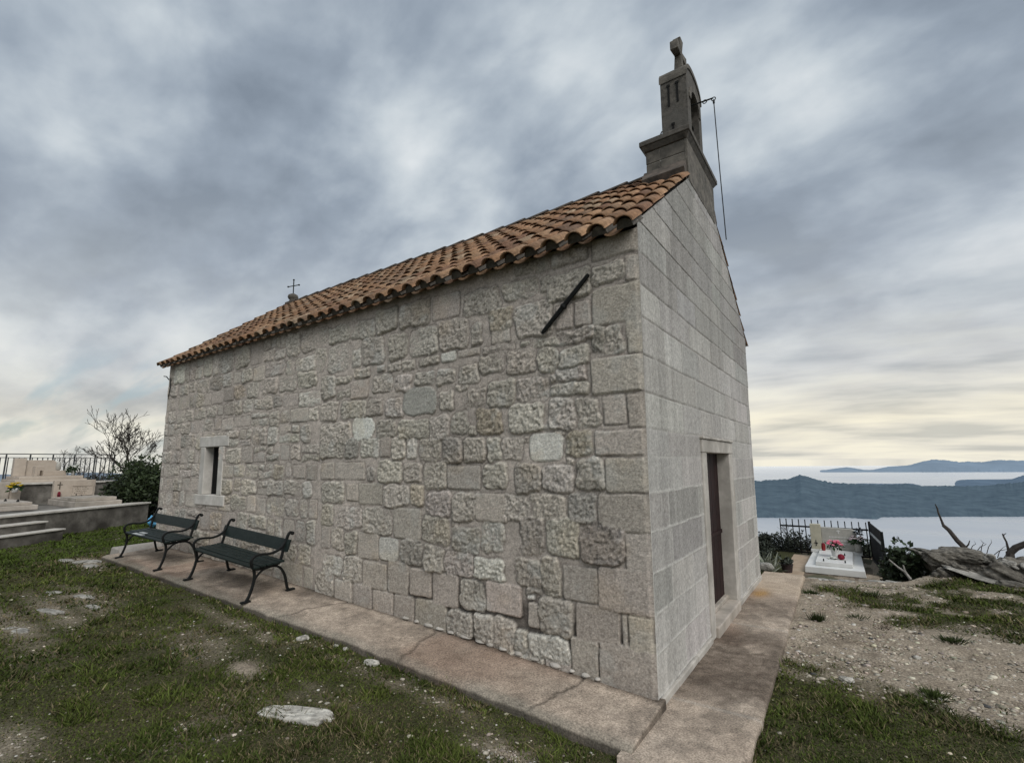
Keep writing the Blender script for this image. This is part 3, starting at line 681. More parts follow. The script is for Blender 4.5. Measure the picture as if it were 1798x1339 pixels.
for side in (1, -1):
    acc = dict(V=[], F=[], C=[], n=0)
    nrow = int((SL-.25)/EX)+1
    for i in range(ncol):
        x = x_first-i*PX
        jit = Rt.normal(0, .006)
        for r in range(nrow+1):
            s0 = r*EX-(.0 if r else .02)+Rt.normal(0, .007)
            ln_ = 1.0
            if s0+.43 > SL: ln_ = max(.1, (SL-s0)/.43)
            if s0 > SL-.08: continue
            # the bell gable base stands on the upper end of the first columns
            if x > -.46 and s0+.25 > SL-.83 :
                if s0 > SL-.95: continue
                ln_ = min(ln_, max(.2, (SL-.80-s0)/.43))
            tc_ = covers*np.array((1, ln_, 1)); tc_[:, 2] += .022*(1-tc_[:, 1]/.43)
            place(tc_, Fc, x+jit+Rt.normal(0, .003), s0, .052+.009*Rt.random()+(.012 if r == 0 else 0), side, acc, tcol(r, x), Rt.normal(0, .012))
            if i < ncol-1:
                tp_ = pans*np.array((1, ln_, 1))
                place(tp_, Fp, x-PX/2+jit, s0-.004, .055, side, acc, tcol(r, x)*.8, Rt.normal(0, .008))
    o = mesh_np('roof_tiles', np.concatenate(acc['V']), np.concatenate(acc['F']), M['tile'], roof, np.concatenate(acc['C']), smooth=False)
    tag(o, 'terracotta barrel tiles on the slope')
    # bed under the tiles, mortar plugs closing the eave ends
    dk = MB()
    c, s_ = math.cos(PIT), math.sin(PIT)
    def pt(x, s0, n0):
        y = ROOF0[0]+s0*c-n0*s_; z = ROOF0[1]+s0*s_+n0*c
        return lean1(x, (WID-y) if side < 0 else y, z)
    dk.hexa([pt(x_last+.03, .26, .0), pt(-.06, .26, .0), pt(-.06, SL, .0), pt(x_last+.03, SL, .0)],
            [pt(x_last+.03, .26, .035), pt(-.06, .26, .035), pt(-.06, SL, .035), pt(x_last+.03, SL, .035)])
    pl = dk
    for i in range(ncol):
        x = x_first-i*PX
        ring = [(x-math.cos(a)*.068, .015, .048+math.sin(a)*.078) for a in np.linspace(.05, math.pi-.05, 9)]
        ring2 = [(p[0], .30, p[2]-.014) for p in ring]
        pl.hexa([pt(*p) for p in ring], [pt(*p) for p in ring2])
    dk.build('roof_bed', M['belfry'], roof)
# ridge tiles
rv_, Fr = tile_template(.118, .100, .46, .016)
acc = dict(V=[], F=[], n=0)
x = -.50
zr = ROOF0[1]+SL*math.sin(PIT)+.070
while x > -LEN-.20:
    yj = YM+Rt.normal(0, .004)
    X_, Y_, Z_ = lean(x-rv_[:, 1]*1.0, yj+rv_[:, 0], zr+rv_[:, 2]*.9+.014*(1-rv_[:, 1]/.46)-.02)
    acc['V'].append(np.stack([X_, Y_, Z_], -1)); acc['F'].append(Fr+acc['n']); acc['n'] += len(rv_)
    x -= .40
mesh_np('ridge_tiles', np.concatenate(acc['V']), np.concatenate(acc['F']), M['ridge'], roof)
rb_ = MB(); rb_.box((-LEN-.16, YM-.085, zr-.10), (-.44, YM+.085, zr+.01)); rb_.build('ridge_mortar', M['ridge'], roof, warpf=lean1)

# --- bell gable
bell = empty('bell_gable', (0, 0, 0)); bell.parent = chapel
BY0, BY1, BX0, BX1 = 1.66, 2.88, -.45, .004
blk = MB()
Rk = random.Random(4)
BZ0, BZ1 = 4.75, 5.30
zz = [BZ0, 4.98, 5.14, BZ1]
for k in range(3):
    # courses of squared blocks
    y = BY0
    while y < BY1-.01:
        y2 = y+Rk.uniform(.28, .5)
        if BY1-y2 < .2: y2 = BY1
        xm_ = Rk.uniform(-.30, -.14)
        for a, b in ((BX0, xm_), (xm_, BX1)):
            blk.box((a+.004-Rk.uniform(0, .006), y+.004, zz[k]+.004), (b-.004, y2-.004, zz[k+1]-.004))
        y = y2
core = MB().box((BX0+.012, BY0+.012, 4.7), (BX1-.012, BY1-.012, BZ1)).build('base_core', M['mortar'], bell, warpf=lean1)
blk.build('base_block', M['belfry_pale'], bell, bevel=.008, warpf=lean1)
# front of the block runs on from the front wall: two pale shoulder stones
MB().hexa([(-.02, BY0+.0, 4.78), (.014, BY0, 4.78), (.014, BY1, 4.78), (-.02, BY1, 4.78)], [(-.02, BY0, 5.298), (.014, BY0, 5.298), (.014, BY1, 5.298), (-.02, BY1, 5.298)]).build('base_front', M['belfry_pale'], bell, bevel=.006, warpf=lean1)
# cornice: stepped profile
cn = MB()
def ringbox(mb, p, z0_, z1_, p2=None):
    p2 = p if p2 is None else p2
    mb.hexa([(BX0-p, BY0-p, z0_), (BX1+p, BY0-p, z0_), (BX1+p, BY1+p, z0_), (BX0-p, BY1+p, z0_)],
            [(BX0-p2, BY0-p2, z1_), (BX1+p2, BY0-p2, z1_), (BX1+p2, BY1+p2, z1_), (BX0-p2, BY1+p2, z1_)])
ringbox(cn, .006, 5.30, 5.36, .045); ringbox(cn, .054, 5.362, 5.425); ringbox(cn, .05, 5.426, 5.46, .0)
cn.build('cornice', M['belfry'], bell, bevel=.008, warpf=lean1)
# shaft with an arched opening through it
SY0, SY1, SX0, SX1 = 1.96, 2.61, -.335, -.03
SYM = (SY0+SY1)/2; SZ0, SZ1 = 5.46, 6.40
AW, AZ0, AZ1 = .185, 5.60, 6.11
na = 14
sh = MB()
inner = [(SYM-AW, AZ0), (SYM-AW, AZ1)]+[(SYM-AW*math.cos(math.pi*k/na), AZ1+AW*math.sin(math.pi*k/na)) for k in range(1, na)]+[(SYM+AW, AZ1), (SYM+AW, AZ0)]
# outer outline points matched to the inner ones
topc = [(SY0, SZ1)]+[(SYM-(SYM-SY0)*math.cos(math.pi*k/na), SZ1+.17*math.sin(math.pi*k/na)**.9) for k in range(1, na)]+[(SY1, SZ1)]
outer = [(SY0, AZ0)]+topc+[(SY1, AZ0)]
n_ = len(inner)
vs = []; fs = []
for xx in (SX0, SX1):
    vs += [(xx, p[0], p[1]) for p in inner]+[(xx, p[0], p[1]) for p in outer]
for k in range(n_-1):
    fs.append((k, k+1, n_+k+1, n_+k)); fs.append((2*n_+k+1, 2*n_+k, 3*n_+k, 3*n_+k+1))
    fs.append((k+1, k, 2*n_+k, 2*n_+k+1)); fs.append((n_+k, n_+k+1, 3*n_+k+1, 3*n_+k))
sh.add(vs, fs)
sh.box((SX0, SY0, SZ0), (SX1, SY1, AZ0))
sh.build('belfry_arch', M['belfry'], bell, warpf=lean1)
# arch moulding on the front
am = MB()
arc_o = [(SYM-(AW+.07)*math.cos(math.pi*k/na), AZ1+(AW+.07)*math.sin(math.pi*k/na)) for k in range(na+1)]
arc_i = [(SYM-(AW+.004)*math.cos(math.pi*k/na), AZ1+(AW+.004)*math.sin(math.pi*k/na)) for k in range(na+1)]
for k in range(na):
    am.hexa([(SX1-.02, *arc_i[k]), (SX1-.02, *arc_i[k+1]), (SX1-.02, *arc_o[k+1]), (SX1-.02, *arc_o[k])],
            [(SX1+.014, *arc_i[k]), (SX1+.014, *arc_i[k+1]), (SX1+.014, *arc_o[k+1]), (SX1+.014, *arc_o[k])])
am.build('arch_moulding', M['belfry_pale'], bell, warpf=lean1)
# cap following the curved head, slightly overhanging
cp = MB()
co = [(SYM-(SYM-SY0+.012)*math.cos(math.pi*k/na), SZ1+.015+.20*math.sin(math.pi*k/na)**.85) for k in range(na+1)]
ci = [(SYM-(SYM-SY0+.010)*math.cos(math.pi*k/na), SZ1-.035+.19*math.sin(math.pi*k/na)**.85) for k in range(na+1)]
for k in range(na):
    q = [ci[k], ci[k+1], co[k+1], co[k]]
    cp.hexa([(SX0-.010, *p) for p in q], [(SX1+.012, *p) for p in q])
cp.build('belfry_cap', M['belfry_pale'], bell, warpf=lean1)
# iron cramps let into the flank
for (a, b, c_, d_) in ((-.250, -.228, 6.02, 6.32), (-.150, -.126, 6.04, 6.32), (-.215, -.192, 5.56, 5.78)):
    cr_ = MB(); cr_.box((a, SY0-.006, c_), (b, SY0+.01, d_))
    cr_.box((a-.008, SY0-.009, d_-.03), (b+.008, SY0+.01, d_))
    cr_.build('iron_cramp', M['dark'], bell, warpf=lean1)
# the bell and its lever
bl = MB().lathe([(.012, .30), (.05, .285), (.075, .24), (.085, .15), (.10, .06), (.135, 0), (.125, -.005), (.09, .05)], (-.185, SYM, 5.86), 20)
bl.build('bell', M['bronze'], bell, smooth=True, warpf=lean1)
MB().box((-.215, SYM-AW-.02, 6.15), (-.155, SYM+AW+.02, 6.215)).build('bell_yoke', M['deadwood'], bell, bevel=.006, warpf=lean1)
lv = MB()
lv.tube([(-.19, SYM-.02, 6.19), (-.03, SYM, 6.185), (.18, SYM+.03, 6.19), (.315, SYM+.055, 6.20)], .010, 8)
for (cx_, cy_) in ((.05, SYM+.02), (.215, SYM+.04), (.318, SYM+.055)):
    ring = [(cx_+.024*math.cos(a), cy_, 6.185+.024*math.sin(a)) for a in np.linspace(0, 2*math.pi, 13)]
    lv.tube(ring, .006, 6, cap=False)
lv.tube([(-.03, SYM-.01, 6.19), (-.03, SYM-.03, 5.98), (-.02, SYM-.02, 5.58)], .009, 6)
lv.build('bell_lever', M['iron'], bell)
chn = MB()
cx_, cy_ = .318, SYM+.055
chn.tube([(cx_, cy_, 6.17), (cx_, cy_, 5.2), (cx_+.004, cy_, 4.28)], .0065, 6)
chn.lathe([(.004, 0), (.013, .015), (.013, .05), (.004, .07)], (cx_, cy_, 6.11), 8)
chn.build('bell_rope', M['iron'], bell)
MB().tube([(-.42, SY0-.10, 5.45), (-.345, SY0+.02, 5.74)], .007, 6).build('brace_rod', M['iron'], bell, warpf=lean1)
# stone cross on top
crs = MB()
XC = -.185
cz0 = SZ1+.16
t_ = .040
crs.hexa([(XC-.062, SYM-.062, cz0-.03), (XC+.062, SYM-.062, cz0-.03), (XC+.062, SYM+.062, cz0-.03), (XC-.062, SYM+.062, cz0-.03)],
         [(XC-t_, SYM-t_, cz0+.38), (XC+t_, SYM-t_, cz0+.38), (XC+t_, SYM+t_, cz0+.38), (XC-t_, SYM+t_, cz0+.38)])
crs.hexa([(XC-t_, SYM-t_, cz0+.47), (XC+t_, SYM-t_, cz0+.47), (XC+t_, SYM+t_, cz0+.47), (XC-t_, SYM+t_, cz0+.47)],
         [(XC-.05, SYM-.062, cz0+.63), (XC+.05, SYM-.062, cz0+.63), (XC+.05, SYM+.062, cz0+.63), (XC-.05, SYM+.062, cz0+.63)])
crs.box((XC-t_-.001, SYM-t_-.001, cz0+.379), (XC+t_+.001, SYM+t_+.001, cz0+.471))
for sg in (-1, 1):
    crs.hexa([(XC-t_, SYM+sg*t_, cz0+.385), (XC+t_, SYM+sg*t_, cz0+.385), (XC+t_, SYM+sg*t_, cz0+.465), (XC-t_, SYM+sg*t_, cz0+.465)],
             [(XC-.05, SYM+sg*.19, cz0+.362), (XC+.05, SYM+sg*.19, cz0+.362), (XC+.05, SYM+sg*.19, cz0+.49), (XC-.05, SYM+sg*.19, cz0+.49)])
crs.build('stone_cross', M['belfry_pale'], bell, bevel=.01, warpf=lean1)
# mortar fillets where the block meets the tiles
c, s_ = math.cos(PIT), math.sin(PIT)
for side in (1, -1):
    fl = MB()
    def pt2(x, s0, n0):
        y = ROOF0[0]+s0*c-n0*s_; z = ROOF0[1]+s0*s_+n0*c
        return lean1(x, (WID-y) if side < 0 else y, z)
    fl.hexa([pt2(-.47, SL-.90, .0), pt2(-.004, SL-.90, .0), pt2(-.004, SL-.70, .0), pt2(-.47, SL-.70, .0)],
            [pt2(-.47, SL-.86, .17), pt2(-.004, SL-.86, .17), pt2(-.004, SL-.70, .22), pt2(-.47, SL-.70, .22)])
    fl.build('flashing', M['ridge'], bell)
fl2 = MB()
fl2.box((BX0-.02, BY0-.03, 4.84), (BX1-.02, BY0+.01, 4.905)).build('mortar_fillet', M['mortar'], bell, bevel=.01, warpf=lean1)

# --- iron tie bar on the wall, roof finial, little hook
tb = MB()
A = Vector((-.345, -.055, 3.195)); B = Vector((-.815, -.055, 2.765)); dirv = (B-A)
pts = [A+dirv*t for t in (0, .04, .35, .5, .53, .56, .65, .96, 1)]
tb.tube(pts, [.014, .018, .020, .021, .030, .021, .021, .018, .013], 6)
tb.tube([A+dirv*.53+Vector((0, .06, 0)), A+dirv*.53+Vector((0, -.02, 0))], .018, 8)
tag(tb.build('tie_bar', M['iron'], chapel, warpf=lambda x, y, z: (x+z*.0, y-.085*z/3.5, z)), 'black iron wall anchor bar set diagonally below the eave')
fn = empty('roof_finial', (0, 0, 0)); fn.parent = chapel
FX, FY = -LEN-.02, YM
fz = zr+.06
fl_ = MB().box((FX-.16, FY-.1, fz-.05), (FX+.16, FY+.1, fz-.002)); fl_.build('finial_slab', M['ridge'], fn, bevel=.01, warpf=lean1)
MB().lathe([(.07, 0), (.085, .02), (.06, .04), (.10, .075), (.115, .12), (.10, .165), (.05, .195), (.01, .2)], (FX, FY, fz-.002), 18).build('finial_ball', M['belfry_pale'], fn, smooth=True, warpf=lean1)
ic = MB()
ic.tube([(FX, FY, fz+.19), (FX, FY, fz+.55)], .012, 6); ic.tube([(FX-.15, FY-.04, fz+.40), (FX+.15, FY+.04, fz+.40)], .011, 6)
for p in ((FX, FY, fz+.55), (FX-.15, FY-.04, fz+.40), (FX+.15, FY+.04, fz+.40)):
    ic.lathe([(.004, -.022), (.022, -.006), (.022, .006), (.004, .022)], p, 8)
ic.build('iron_cross', M['iron'], fn, warpf=lean1)
MB().tube([(-LEN+.06, -.03, 3.22), (-LEN+.02, -.06, 3.28), (-LEN-.04, -.08, 3.29)], .009, 6).tube([(-LEN+.14, -.035, 3.25), (-LEN+.15, -.035, 3.05), (-LEN+.11, -.035, 2.9)], .008, 6).build('wall_hook', M['iron'], chapel, warpf=lean1)

# ------------------------------------------------------------------ ground
def edge_y(x):
    """far rim of the hilltop in front of the chapel"""
    return np.interp(x, [-9, -1, .5, 1.2, 1.75, 2.1, 2.6, 3.1, 6, 12], [5.35, 5.35, 5.30, 5.45, 5.75, 6.5, 6.9, 6.9, 7.4, 8.5])
def gravel(x, y):
    n = fbm(x*1.3+20, y*1.3+20, 2, 4); n2 = fbm(x*4+3, y*4+8, 5, 3)
    g = sst(.72, .86, n*.75+n2*.35)*.25
    for cx, cy, sx, sy, a in ((-6.0,-1.62,.8,.2,.65), (-5.75,-1.95,.8,.15,.65), (-5.4,-2.3,.9,.17,.65), (-2.9,-1.40,.2,.12,1.0), (-3.75,-1.38,.6,.25,.42),
                              (-3.9,-.95,.9,.12,.5), (-8.3,-1.0,.5,.18,1.0), (-.6,-1.0,.3,.12,.7), (-2.95,-2.75,.3,.14,.65), (-7.2,-2.4,.8,.2,.4), (-1.9,-.82,1.2,.08,.4)):
        d = ((x-cx)/sx)**2+((y-cy)/sy)**2
        g = np.maximum(g, a*np.exp(-d)*(.45+1.1*n2))
    # bare stony path on the right
    yl = 1.25+.25*np.sin(x*1.7)-.04*x+(n2-.5)*1.1
    yu = np.interp(x, [.5, .8, 1.3, 2.0, 2.8, 4, 7], [5.2, 4.5, 3.7, 3.45, 3.1, 2.6, 2.2])+(n-.5)*2.0+(n2-.5)*.9
    b = sst(-.30, .34, y-yl+(n2-.5)*.5)*sst(-.35, .4, yu-y)*sst(.3, .6, x)
    g = np.maximum(g, b)
    far = sst(.2, .7, y-yu)*sst(.3, .6, x)*sst(.47, .62, n2*.6+n*.4)*.85
    rim = sst(.75, .2, edge_y(x)-y)*sst(.3, .5, x)*sst(3, 1.9, x)*.95
    return np.clip(np.maximum(np.maximum(g, far), rim), 0, 1)
def ground_z(x, y):
    z = lin(x)-.115
    z = z+(fbm(x*.8, y*.8, 1, 3)-.5)*.07*sst(.4, 1.6, np.maximum(-.7-y, x-.62))
    z = z+.035*sst(.55, .95, fbm(x*2.2, y*2.2, 4, 3))
    # the hilltop breaks off to a lower ledge beyond the rim, then falls away to the sea
    e = edge_y(x)
    right = sst(-8.0, -5.5, x)
    d1 = np.clip(y-e, 0, None)
    z = z-.62*sst(0, .35, d1)*right
    dd = np.maximum(np.maximum(y-12.3, 0)*right+np.maximum(y-16, 0)*(1-right), np.maximum(-21-x, 0))
    dd = np.maximum(dd, np.maximum(x-9, 0)*sst(-2, 3, y)); dd = np.maximum(dd, np.maximum(-45-y, 0)); dd = np.maximum(dd, np.maximum(x-60, 0))
    dd2 = np.clip(y-8.2, 0, None)*sst(1.9, 2.6, x)
    dd = np.maximum(dd, dd2)
    z = z-.80*dd
    return np.maximum(z, -303)
def geo(a, b, n, first):
    t = np.linspace(0, 1, n); k = math.log((b-a)/first)
    return a+(b-a)*(np.exp(k*t)-1)/(math.exp(k)-1)
gx = np.concatenate([-geo(14.5, 900, 46, .1)[::-1], np.linspace(-14.5, 4.5, 381)[1:-1], geo(4.5, 900, 46, .1)])
gy = np.concatenate([-geo(5.5, 900, 44, .1)[::-1], np.linspace(-5.5, 7.5, 261)[1:-1], geo(7.5, 900, 46, .1)])
GX, GY = np.meshgrid(gx, gy, indexing='ij')
GZ = ground_z(GX, GY)
gr = gravel(GX, GY)
fine = sst(30, 5, np.hypot(GX-1.3, GY+3.6))
GZ = GZ+(gr*(fbm(GX*9, GY*9, 2, 3)-.4)*.035)*fine
nn1 = fbm(GX*2.5, GY*2.5, 6, 4)[..., None]
soil = np.array((.088,.076,.046))*(1-nn1)+np.array((.038,.048,.018))*nn1
n3_ = fbm(GX*7, GY*7, 3, 4)[..., None]
n5_ = fbm(GX*14, GY*14, 5, 3)[..., None]
bare = (np.array((.23,.188,.142))*(1-n3_)+np.array((.43,.37,.295))*n3_)*(.7+.6*n5_)
gcol = soil*(1-gr[..., None])+bare*gr[..., None]
ground = mesh_np('ground', np.stack([GX, GY, GZ], -1).reshape(-1, 3), grid_faces(len(gx), len(gy)), M['soil'], None, gcol.reshape(-1, 3), smooth=True)
tag(ground, kind='structure')

# grass: short turf blades, thinner where the ground is bare
def in_view(n, rmin, rmax, az0, az1):
    r = np.exp(rng.uniform(math.log(rmin), math.log(rmax), n))
    a = rng.uniform(az0, az1, n)              # azimuth, counter-clockwise from +Y
    return CAM.x-np.sin(a)*r, CAM.y+np.cos(a)*r, r
def allowed(x, y):
    ok = ~((x > -8.35) & (x < .06) & (y > slab_edge(x)+.022) & (y < 5))
    ok &= ~((x > 0.0) & (x < .61) & (y > -.67) & (y < 5.4))
    ok &= ~((x > -9.0) & (x < .1) & (y > -.1) & (y < 4.8))
    # stay off the cemetery terrace
    ok &= ((x+11.45)*.87+(y+1.47)*.49 > -.02)
    ok &= ~((x > -3) & (y > edge_y(x)-.03))
    return ok
def slab_edge(x): return np.interp(x, [-8.4, -5.8, -4.2, -2.7, -1.0, 0.1], [-.80, -.80, -.71, -.64, -.625, -.62])
def blades(name, x, y, r, hmul, label):
    g = gravel(x, y)
    n = len(x)
    h = (.011+.019*rng.random(n)**1.5)*hmul*(1+.03*r)*(1-.35*g)
    w = .0022+.00105*r
    h = h*(.55+1.1*sst(.35, .7, fbm(x*5, y*5, 6, 3)))*np.where(rng.random(n) < .03, 1.9, 1)
    a = rng.random(n)*2*math.pi
    lean_ = rng.normal(0, .75, (n, 2))*h[:, None]
    z = ground_z(x, y)-.004
    dx, dy = np.cos(a)*w, np.sin(a)*w
    V = np.empty((n, 3, 3), dtype=np.float32)
    V[:, 0] = np.stack([x-dx, y-dy, z], 1); V[:, 1] = np.stack([x+dx, y+dy, z], 1)
    V[:, 2] = np.stack([x+lean_[:, 0], y+lean_[:, 1], z+h], 1)
    t = np.clip(fbm(x*1.7, y*1.7, 1, 3)*1.5-.25+rng.normal(0, .2, n), 0, 1)[:, None]
    dry = (rng.random(n) < .13+.30*sst(.50, .68, fbm(x*2.3+9, y*2.3, 3, 3))+.3*g)[:, None]
    lush = sst(-8.5, -9.5, x)[:, None]
    c = np.array((.043,.066,.013))*(1-t)+np.array((.118,.148,.032))*t
    c = c*(1-lush)+np.array((.085,.125,.022))*lush
    c = np.where(dry*(1-lush) > .5, np.array((.20,.165,.092))*(.6+.7*rng.random((n, 1))), c)
    c = c*(1+rng.normal(0, .16, (n, 1)))
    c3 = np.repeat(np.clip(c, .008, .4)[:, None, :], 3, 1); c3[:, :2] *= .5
    F = np.arange(3*n).reshape(-1, 3)
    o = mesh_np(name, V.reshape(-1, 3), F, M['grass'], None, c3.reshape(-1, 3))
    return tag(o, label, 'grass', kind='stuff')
NB = 900000
bx, by, br = in_view(NB, 1.7, 24, rad(-26), rad(92))
keep = allowed(bx, by)
pr = np.clip(1-gravel(bx, by)*1.08, .02, 1)*(.72+.28*sst(.3, .5, fbm(bx*3, by*3, 2, 3)))
keep &= rng.random(NB) < pr
bx, by, br = bx[keep], by[keep], br[keep]
blades('grass', bx, by, br, 1.0, 'short worn turf around the chapel')

# loose stones in the turf and on the bare path
ico = bmesh.new(); bmesh.ops.create_icosphere(ico, subdivisions=1, radius=1)
IV = np.array([v.co for v in ico.verts]); IF = np.array([[v.index for v in f.verts] for f in ico.faces]); ico.free()
NP = 120000
qx, qy, qr = in_view(NP, 1.7, 17, rad(-26), rad(88))
keep = allowed(qx, qy) & (rng.random(NP) < np.clip(gravel(qx, qy)*np.where(qx > .5, .95, .55)+.015+.05*sst(.58,.72,fbm(qx*1.6+4, qy*1.6, 6, 4)), 0, 1))
qx, qy, qr = qx[keep], qy[keep], qr[keep]; n = len(qx)
sz = np.where(qx > .5, 1.0, .78)*np.clip(np.exp(rng.normal(math.log(.0066), .42, n))*(1+.045*qr), .003, .028)
sc = sz[:, None]*np.stack([1+.5*rng.random(n), 1+.5*rng.random(n), .35+.35*rng.random(n)], 1)
an = rng.random(n)*6.28
P = IV[None]*sc[:, None, :]*(1+rng.normal(0, .13, (n, len(IV), 1)))
ca, sa = np.cos(an)[:, None], np.sin(an)[:, None]
PX_ = P[..., 0]*ca-P[..., 1]*sa+qx[:, None]; PY_ = P[..., 0]*sa+P[..., 1]*ca+qy[:, None]; PZ_ = P[..., 2]+(ground_z(qx, qy)+sz*.12)[:, None]
pc = np.array((.385,.345,.285))*(1+rng.normal(0, .36, (n, 1)))*(1+rng.normal(0, .035, (n, 3)))
whit = rng.random(n) < .035
pc[whit] = np.array((.55,.53,.49))
peb = mesh_np('gravel', np.stack([PX_, PY_, PZ_], -1).reshape(-1, 3), (IF[None]+(np.arange(n)*len(IV))[:, None, None]).reshape(-1, 3), M['pebble'], None, np.repeat(np.clip(pc, .08, .7), len(IV), 0))
tag(peb, 'loose limestone chips scattered in the turf and on the bare path', 'gravel', kind='stuff')

# weed tufts on the bare path, each a small thing
def tuft(loc, r, n, h, label, col=(.035,.05,.016)):
    x = loc[0]+rng.normal(0, r*.45, n); y = loc[1]+rng.normal(0, r*.45, n)
    hh = h*(.5+rng.random(n)*.7); a = rng.random(n)*6.28; w = .004+.003*rng.random(n)
    z = ground_z(x, y)-.005
    V = np.empty((n, 3, 3)); dx, dy = np.cos(a)*w, np.sin(a)*w
    V[:, 0] = np.stack([x-dx, y-dy, z], 1); V[:, 1] = np.stack([x+dx, y+dy, z], 1)
    V[:, 2] = np.stack([x+(x-loc[0])*.6+rng.normal(0, .01, n), y+(y-loc[1])*.6+rng.normal(0, .01, n), z+hh], 1)
    c = np.array(col)*(1+rng.normal(0, .25, (n, 1)))
    cc = np.repeat(np.clip(c, .008, .3)[:, None], 3, 1)
    o = mesh_np('weed_tuft', V.reshape(-1, 3), np.arange(3*n).reshape(-1, 3), M['grass'], None, cc.reshape(-1, 3))
    return tag(o, label, 'weed', 'weed tufts on the bare path')
tuft((.80,3.05), .07, 160, .09, 'dark upright weed tuft beside the concrete walkway edge')
tuft((1.17,3.35), .08, 150, .045, 'low dark weed tuft on the bare path, second from the walkway')
tuft((1.38,3.05), .05, 90, .03, 'smallest brown weed clump in the middle of the bare path', (.05,.035,.025))
tuft((1.92,2.95), .10, 260, .05, 'broad green weed tuft at the right side of the bare path')
tuft((1.62,1.42), .08, 260, .05, 'grass tuft nearest the camera at the lower edge of the bare path', (.05,.07,.02))
tuft((1.35,4.6), .12, 200, .05, 'wide flat green tuft in front of the white grave')
tuft((.66,4.3), .09, 160, .06, 'green weeds along the far end of the walkway edge')

# ------------------------------------------------------------------ walkways
def concrete_col(x, y, s):
    n = fbm(x*2.2, y*2.2, s, 4)[..., None]; n2 = fbm(x*9, y*9, s+1, 4)[..., None]; n4 = fbm(x*1.1+5, y*1.1, s+2, 3)[..., None]
    c = np.array((.345,.278,.220))*(1-n)+np.array((.49,.415,.34))*n
    n5 = fbm(x*34, y*34, s+3, 3)[..., None]
    c = c*(.72+.56*n2)*(.66+.68*n5)
    mott = sst(.52, .70, fbm(x*5+11, y*5, s+4, 5))[..., None]*.42
    c = c*(1-mott)+np.array((.15,.128,.105))*(.6+.8*n5)*mott
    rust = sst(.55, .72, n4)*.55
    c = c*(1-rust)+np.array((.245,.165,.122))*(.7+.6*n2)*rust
    return c
xa = ax((-8.4, 0.045, .02)); va = np.linspace(0, 1, 34)
XX, VV = np.meshgrid(xa, va, indexing='ij')
eo = slab_edge(xa)+(fbm(xa*6, xa*0+2, 3, 3)-.5)*.03
YY = .03+(eo[:, None]-.03)*VV
ZT = lin(XX)-.04*np.clip(-YY/.7, 0, 1)+(fbm(XX*4, YY*4, 2, 3)-.5)*.012
# worn, rounded rim
ZT = ZT-.018*sst(.93, 1, VV)
crk = np.zeros_like(XX)
for (cx, sl, am) in ((-3.55, .35, .05), (-.62, .30, .05), (-6.2, .2, .05), (-2.05, -.25, .05), (-7.4, .1, .05)):
    dline = np.abs(XX-cx-sl*(YY+.3)*1.0-(fbm(YY*7, YY*0+cx, 5, 3)-.5)*.16)
    crk = np.maximum(crk, sst(.022, .004, dline)); ZT = ZT-.008*sst(.022, .0, dline)
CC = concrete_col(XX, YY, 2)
CC = CC*(1-.6*crk[..., None])
base_d = sst(.10, .01, -YY-.0+(fbm(XX*12, YY*3, 4, 3)-.5)*.05)     # dark line at the wall foot
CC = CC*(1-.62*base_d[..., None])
stain_shade = (sst(.5, .7, fbm(XX*1.5+40, YY*2.5, 1, 3))*sst(-2.8, -4.2, XX))[..., None]  # blotchy stain with bench shade painted in, on the bench end of the slab
CC = CC*(1-.45*stain_shade)
edg = (sst(.82, 1.0, VV)*fbm(XX*3+8, YY*8, 6, 4)*1.1)[..., None]; CC = CC*(1-np.clip(edg, 0, .6))+np.array((.20,.19,.155))*np.clip(edg, 0, .6)
# skirt rows
def skirt(XX, YY, ZZ, CC, side, dz, dark):
    """repeat the last row/column lower down as the side face of the slab"""
    if side == 'v1':
        XX = np.concatenate([XX, XX[:, -1:], XX[:, -1:]], 1); YY = np.concatenate([YY, YY[:, -1:]-.006, YY[:, -1:]-.012], 1)
        ZZ = np.concatenate([ZZ, ZZ[:, -1:]-.02, ZZ[:, -1:]-dz], 1); CC = np.concatenate([CC, CC[:, -1:]*dark, CC[:, -1:]*dark*.8], 1)
    elif side == 'u1':
        XX = np.concatenate([XX, XX[-1:]+.004, XX[-1:]+.006], 0); YY = np.concatenate([YY, YY[-1:], YY[-1:]], 0)
        ZZ = np.concatenate([ZZ, ZZ[-1:]-.015, ZZ[-1:]-dz], 0); CC = np.concatenate([CC, CC[-1:]*dark, CC[-1:]*dark*.9], 0)
    elif side == 'u0':
        XX = np.concatenate([XX[:1]-.006, XX[:1]-.004, XX], 0); YY = np.concatenate([YY[:1], YY[:1], YY], 0)
        ZZ = np.concatenate([ZZ[:1]-dz, ZZ[:1]-.015, ZZ], 0); CC = np.concatenate([CC[:1]*dark*.9, CC[:1]*dark, CC], 0)
    return XX, YY, ZZ, CC
XX, YY, ZT, CC = skirt(XX, YY, ZT, CC, 'v1', .22, .42)
XX, YY, ZT, CC = skirt(XX, YY, ZT, CC, 'u1', .2, .62)
XX, YY, ZT, CC = skirt(XX, YY, ZT, CC, 'u0', .3, .5)
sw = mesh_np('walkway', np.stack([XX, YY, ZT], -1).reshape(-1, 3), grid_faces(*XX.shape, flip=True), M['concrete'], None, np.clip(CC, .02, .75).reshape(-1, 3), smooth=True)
tag(sw, kind='structure')
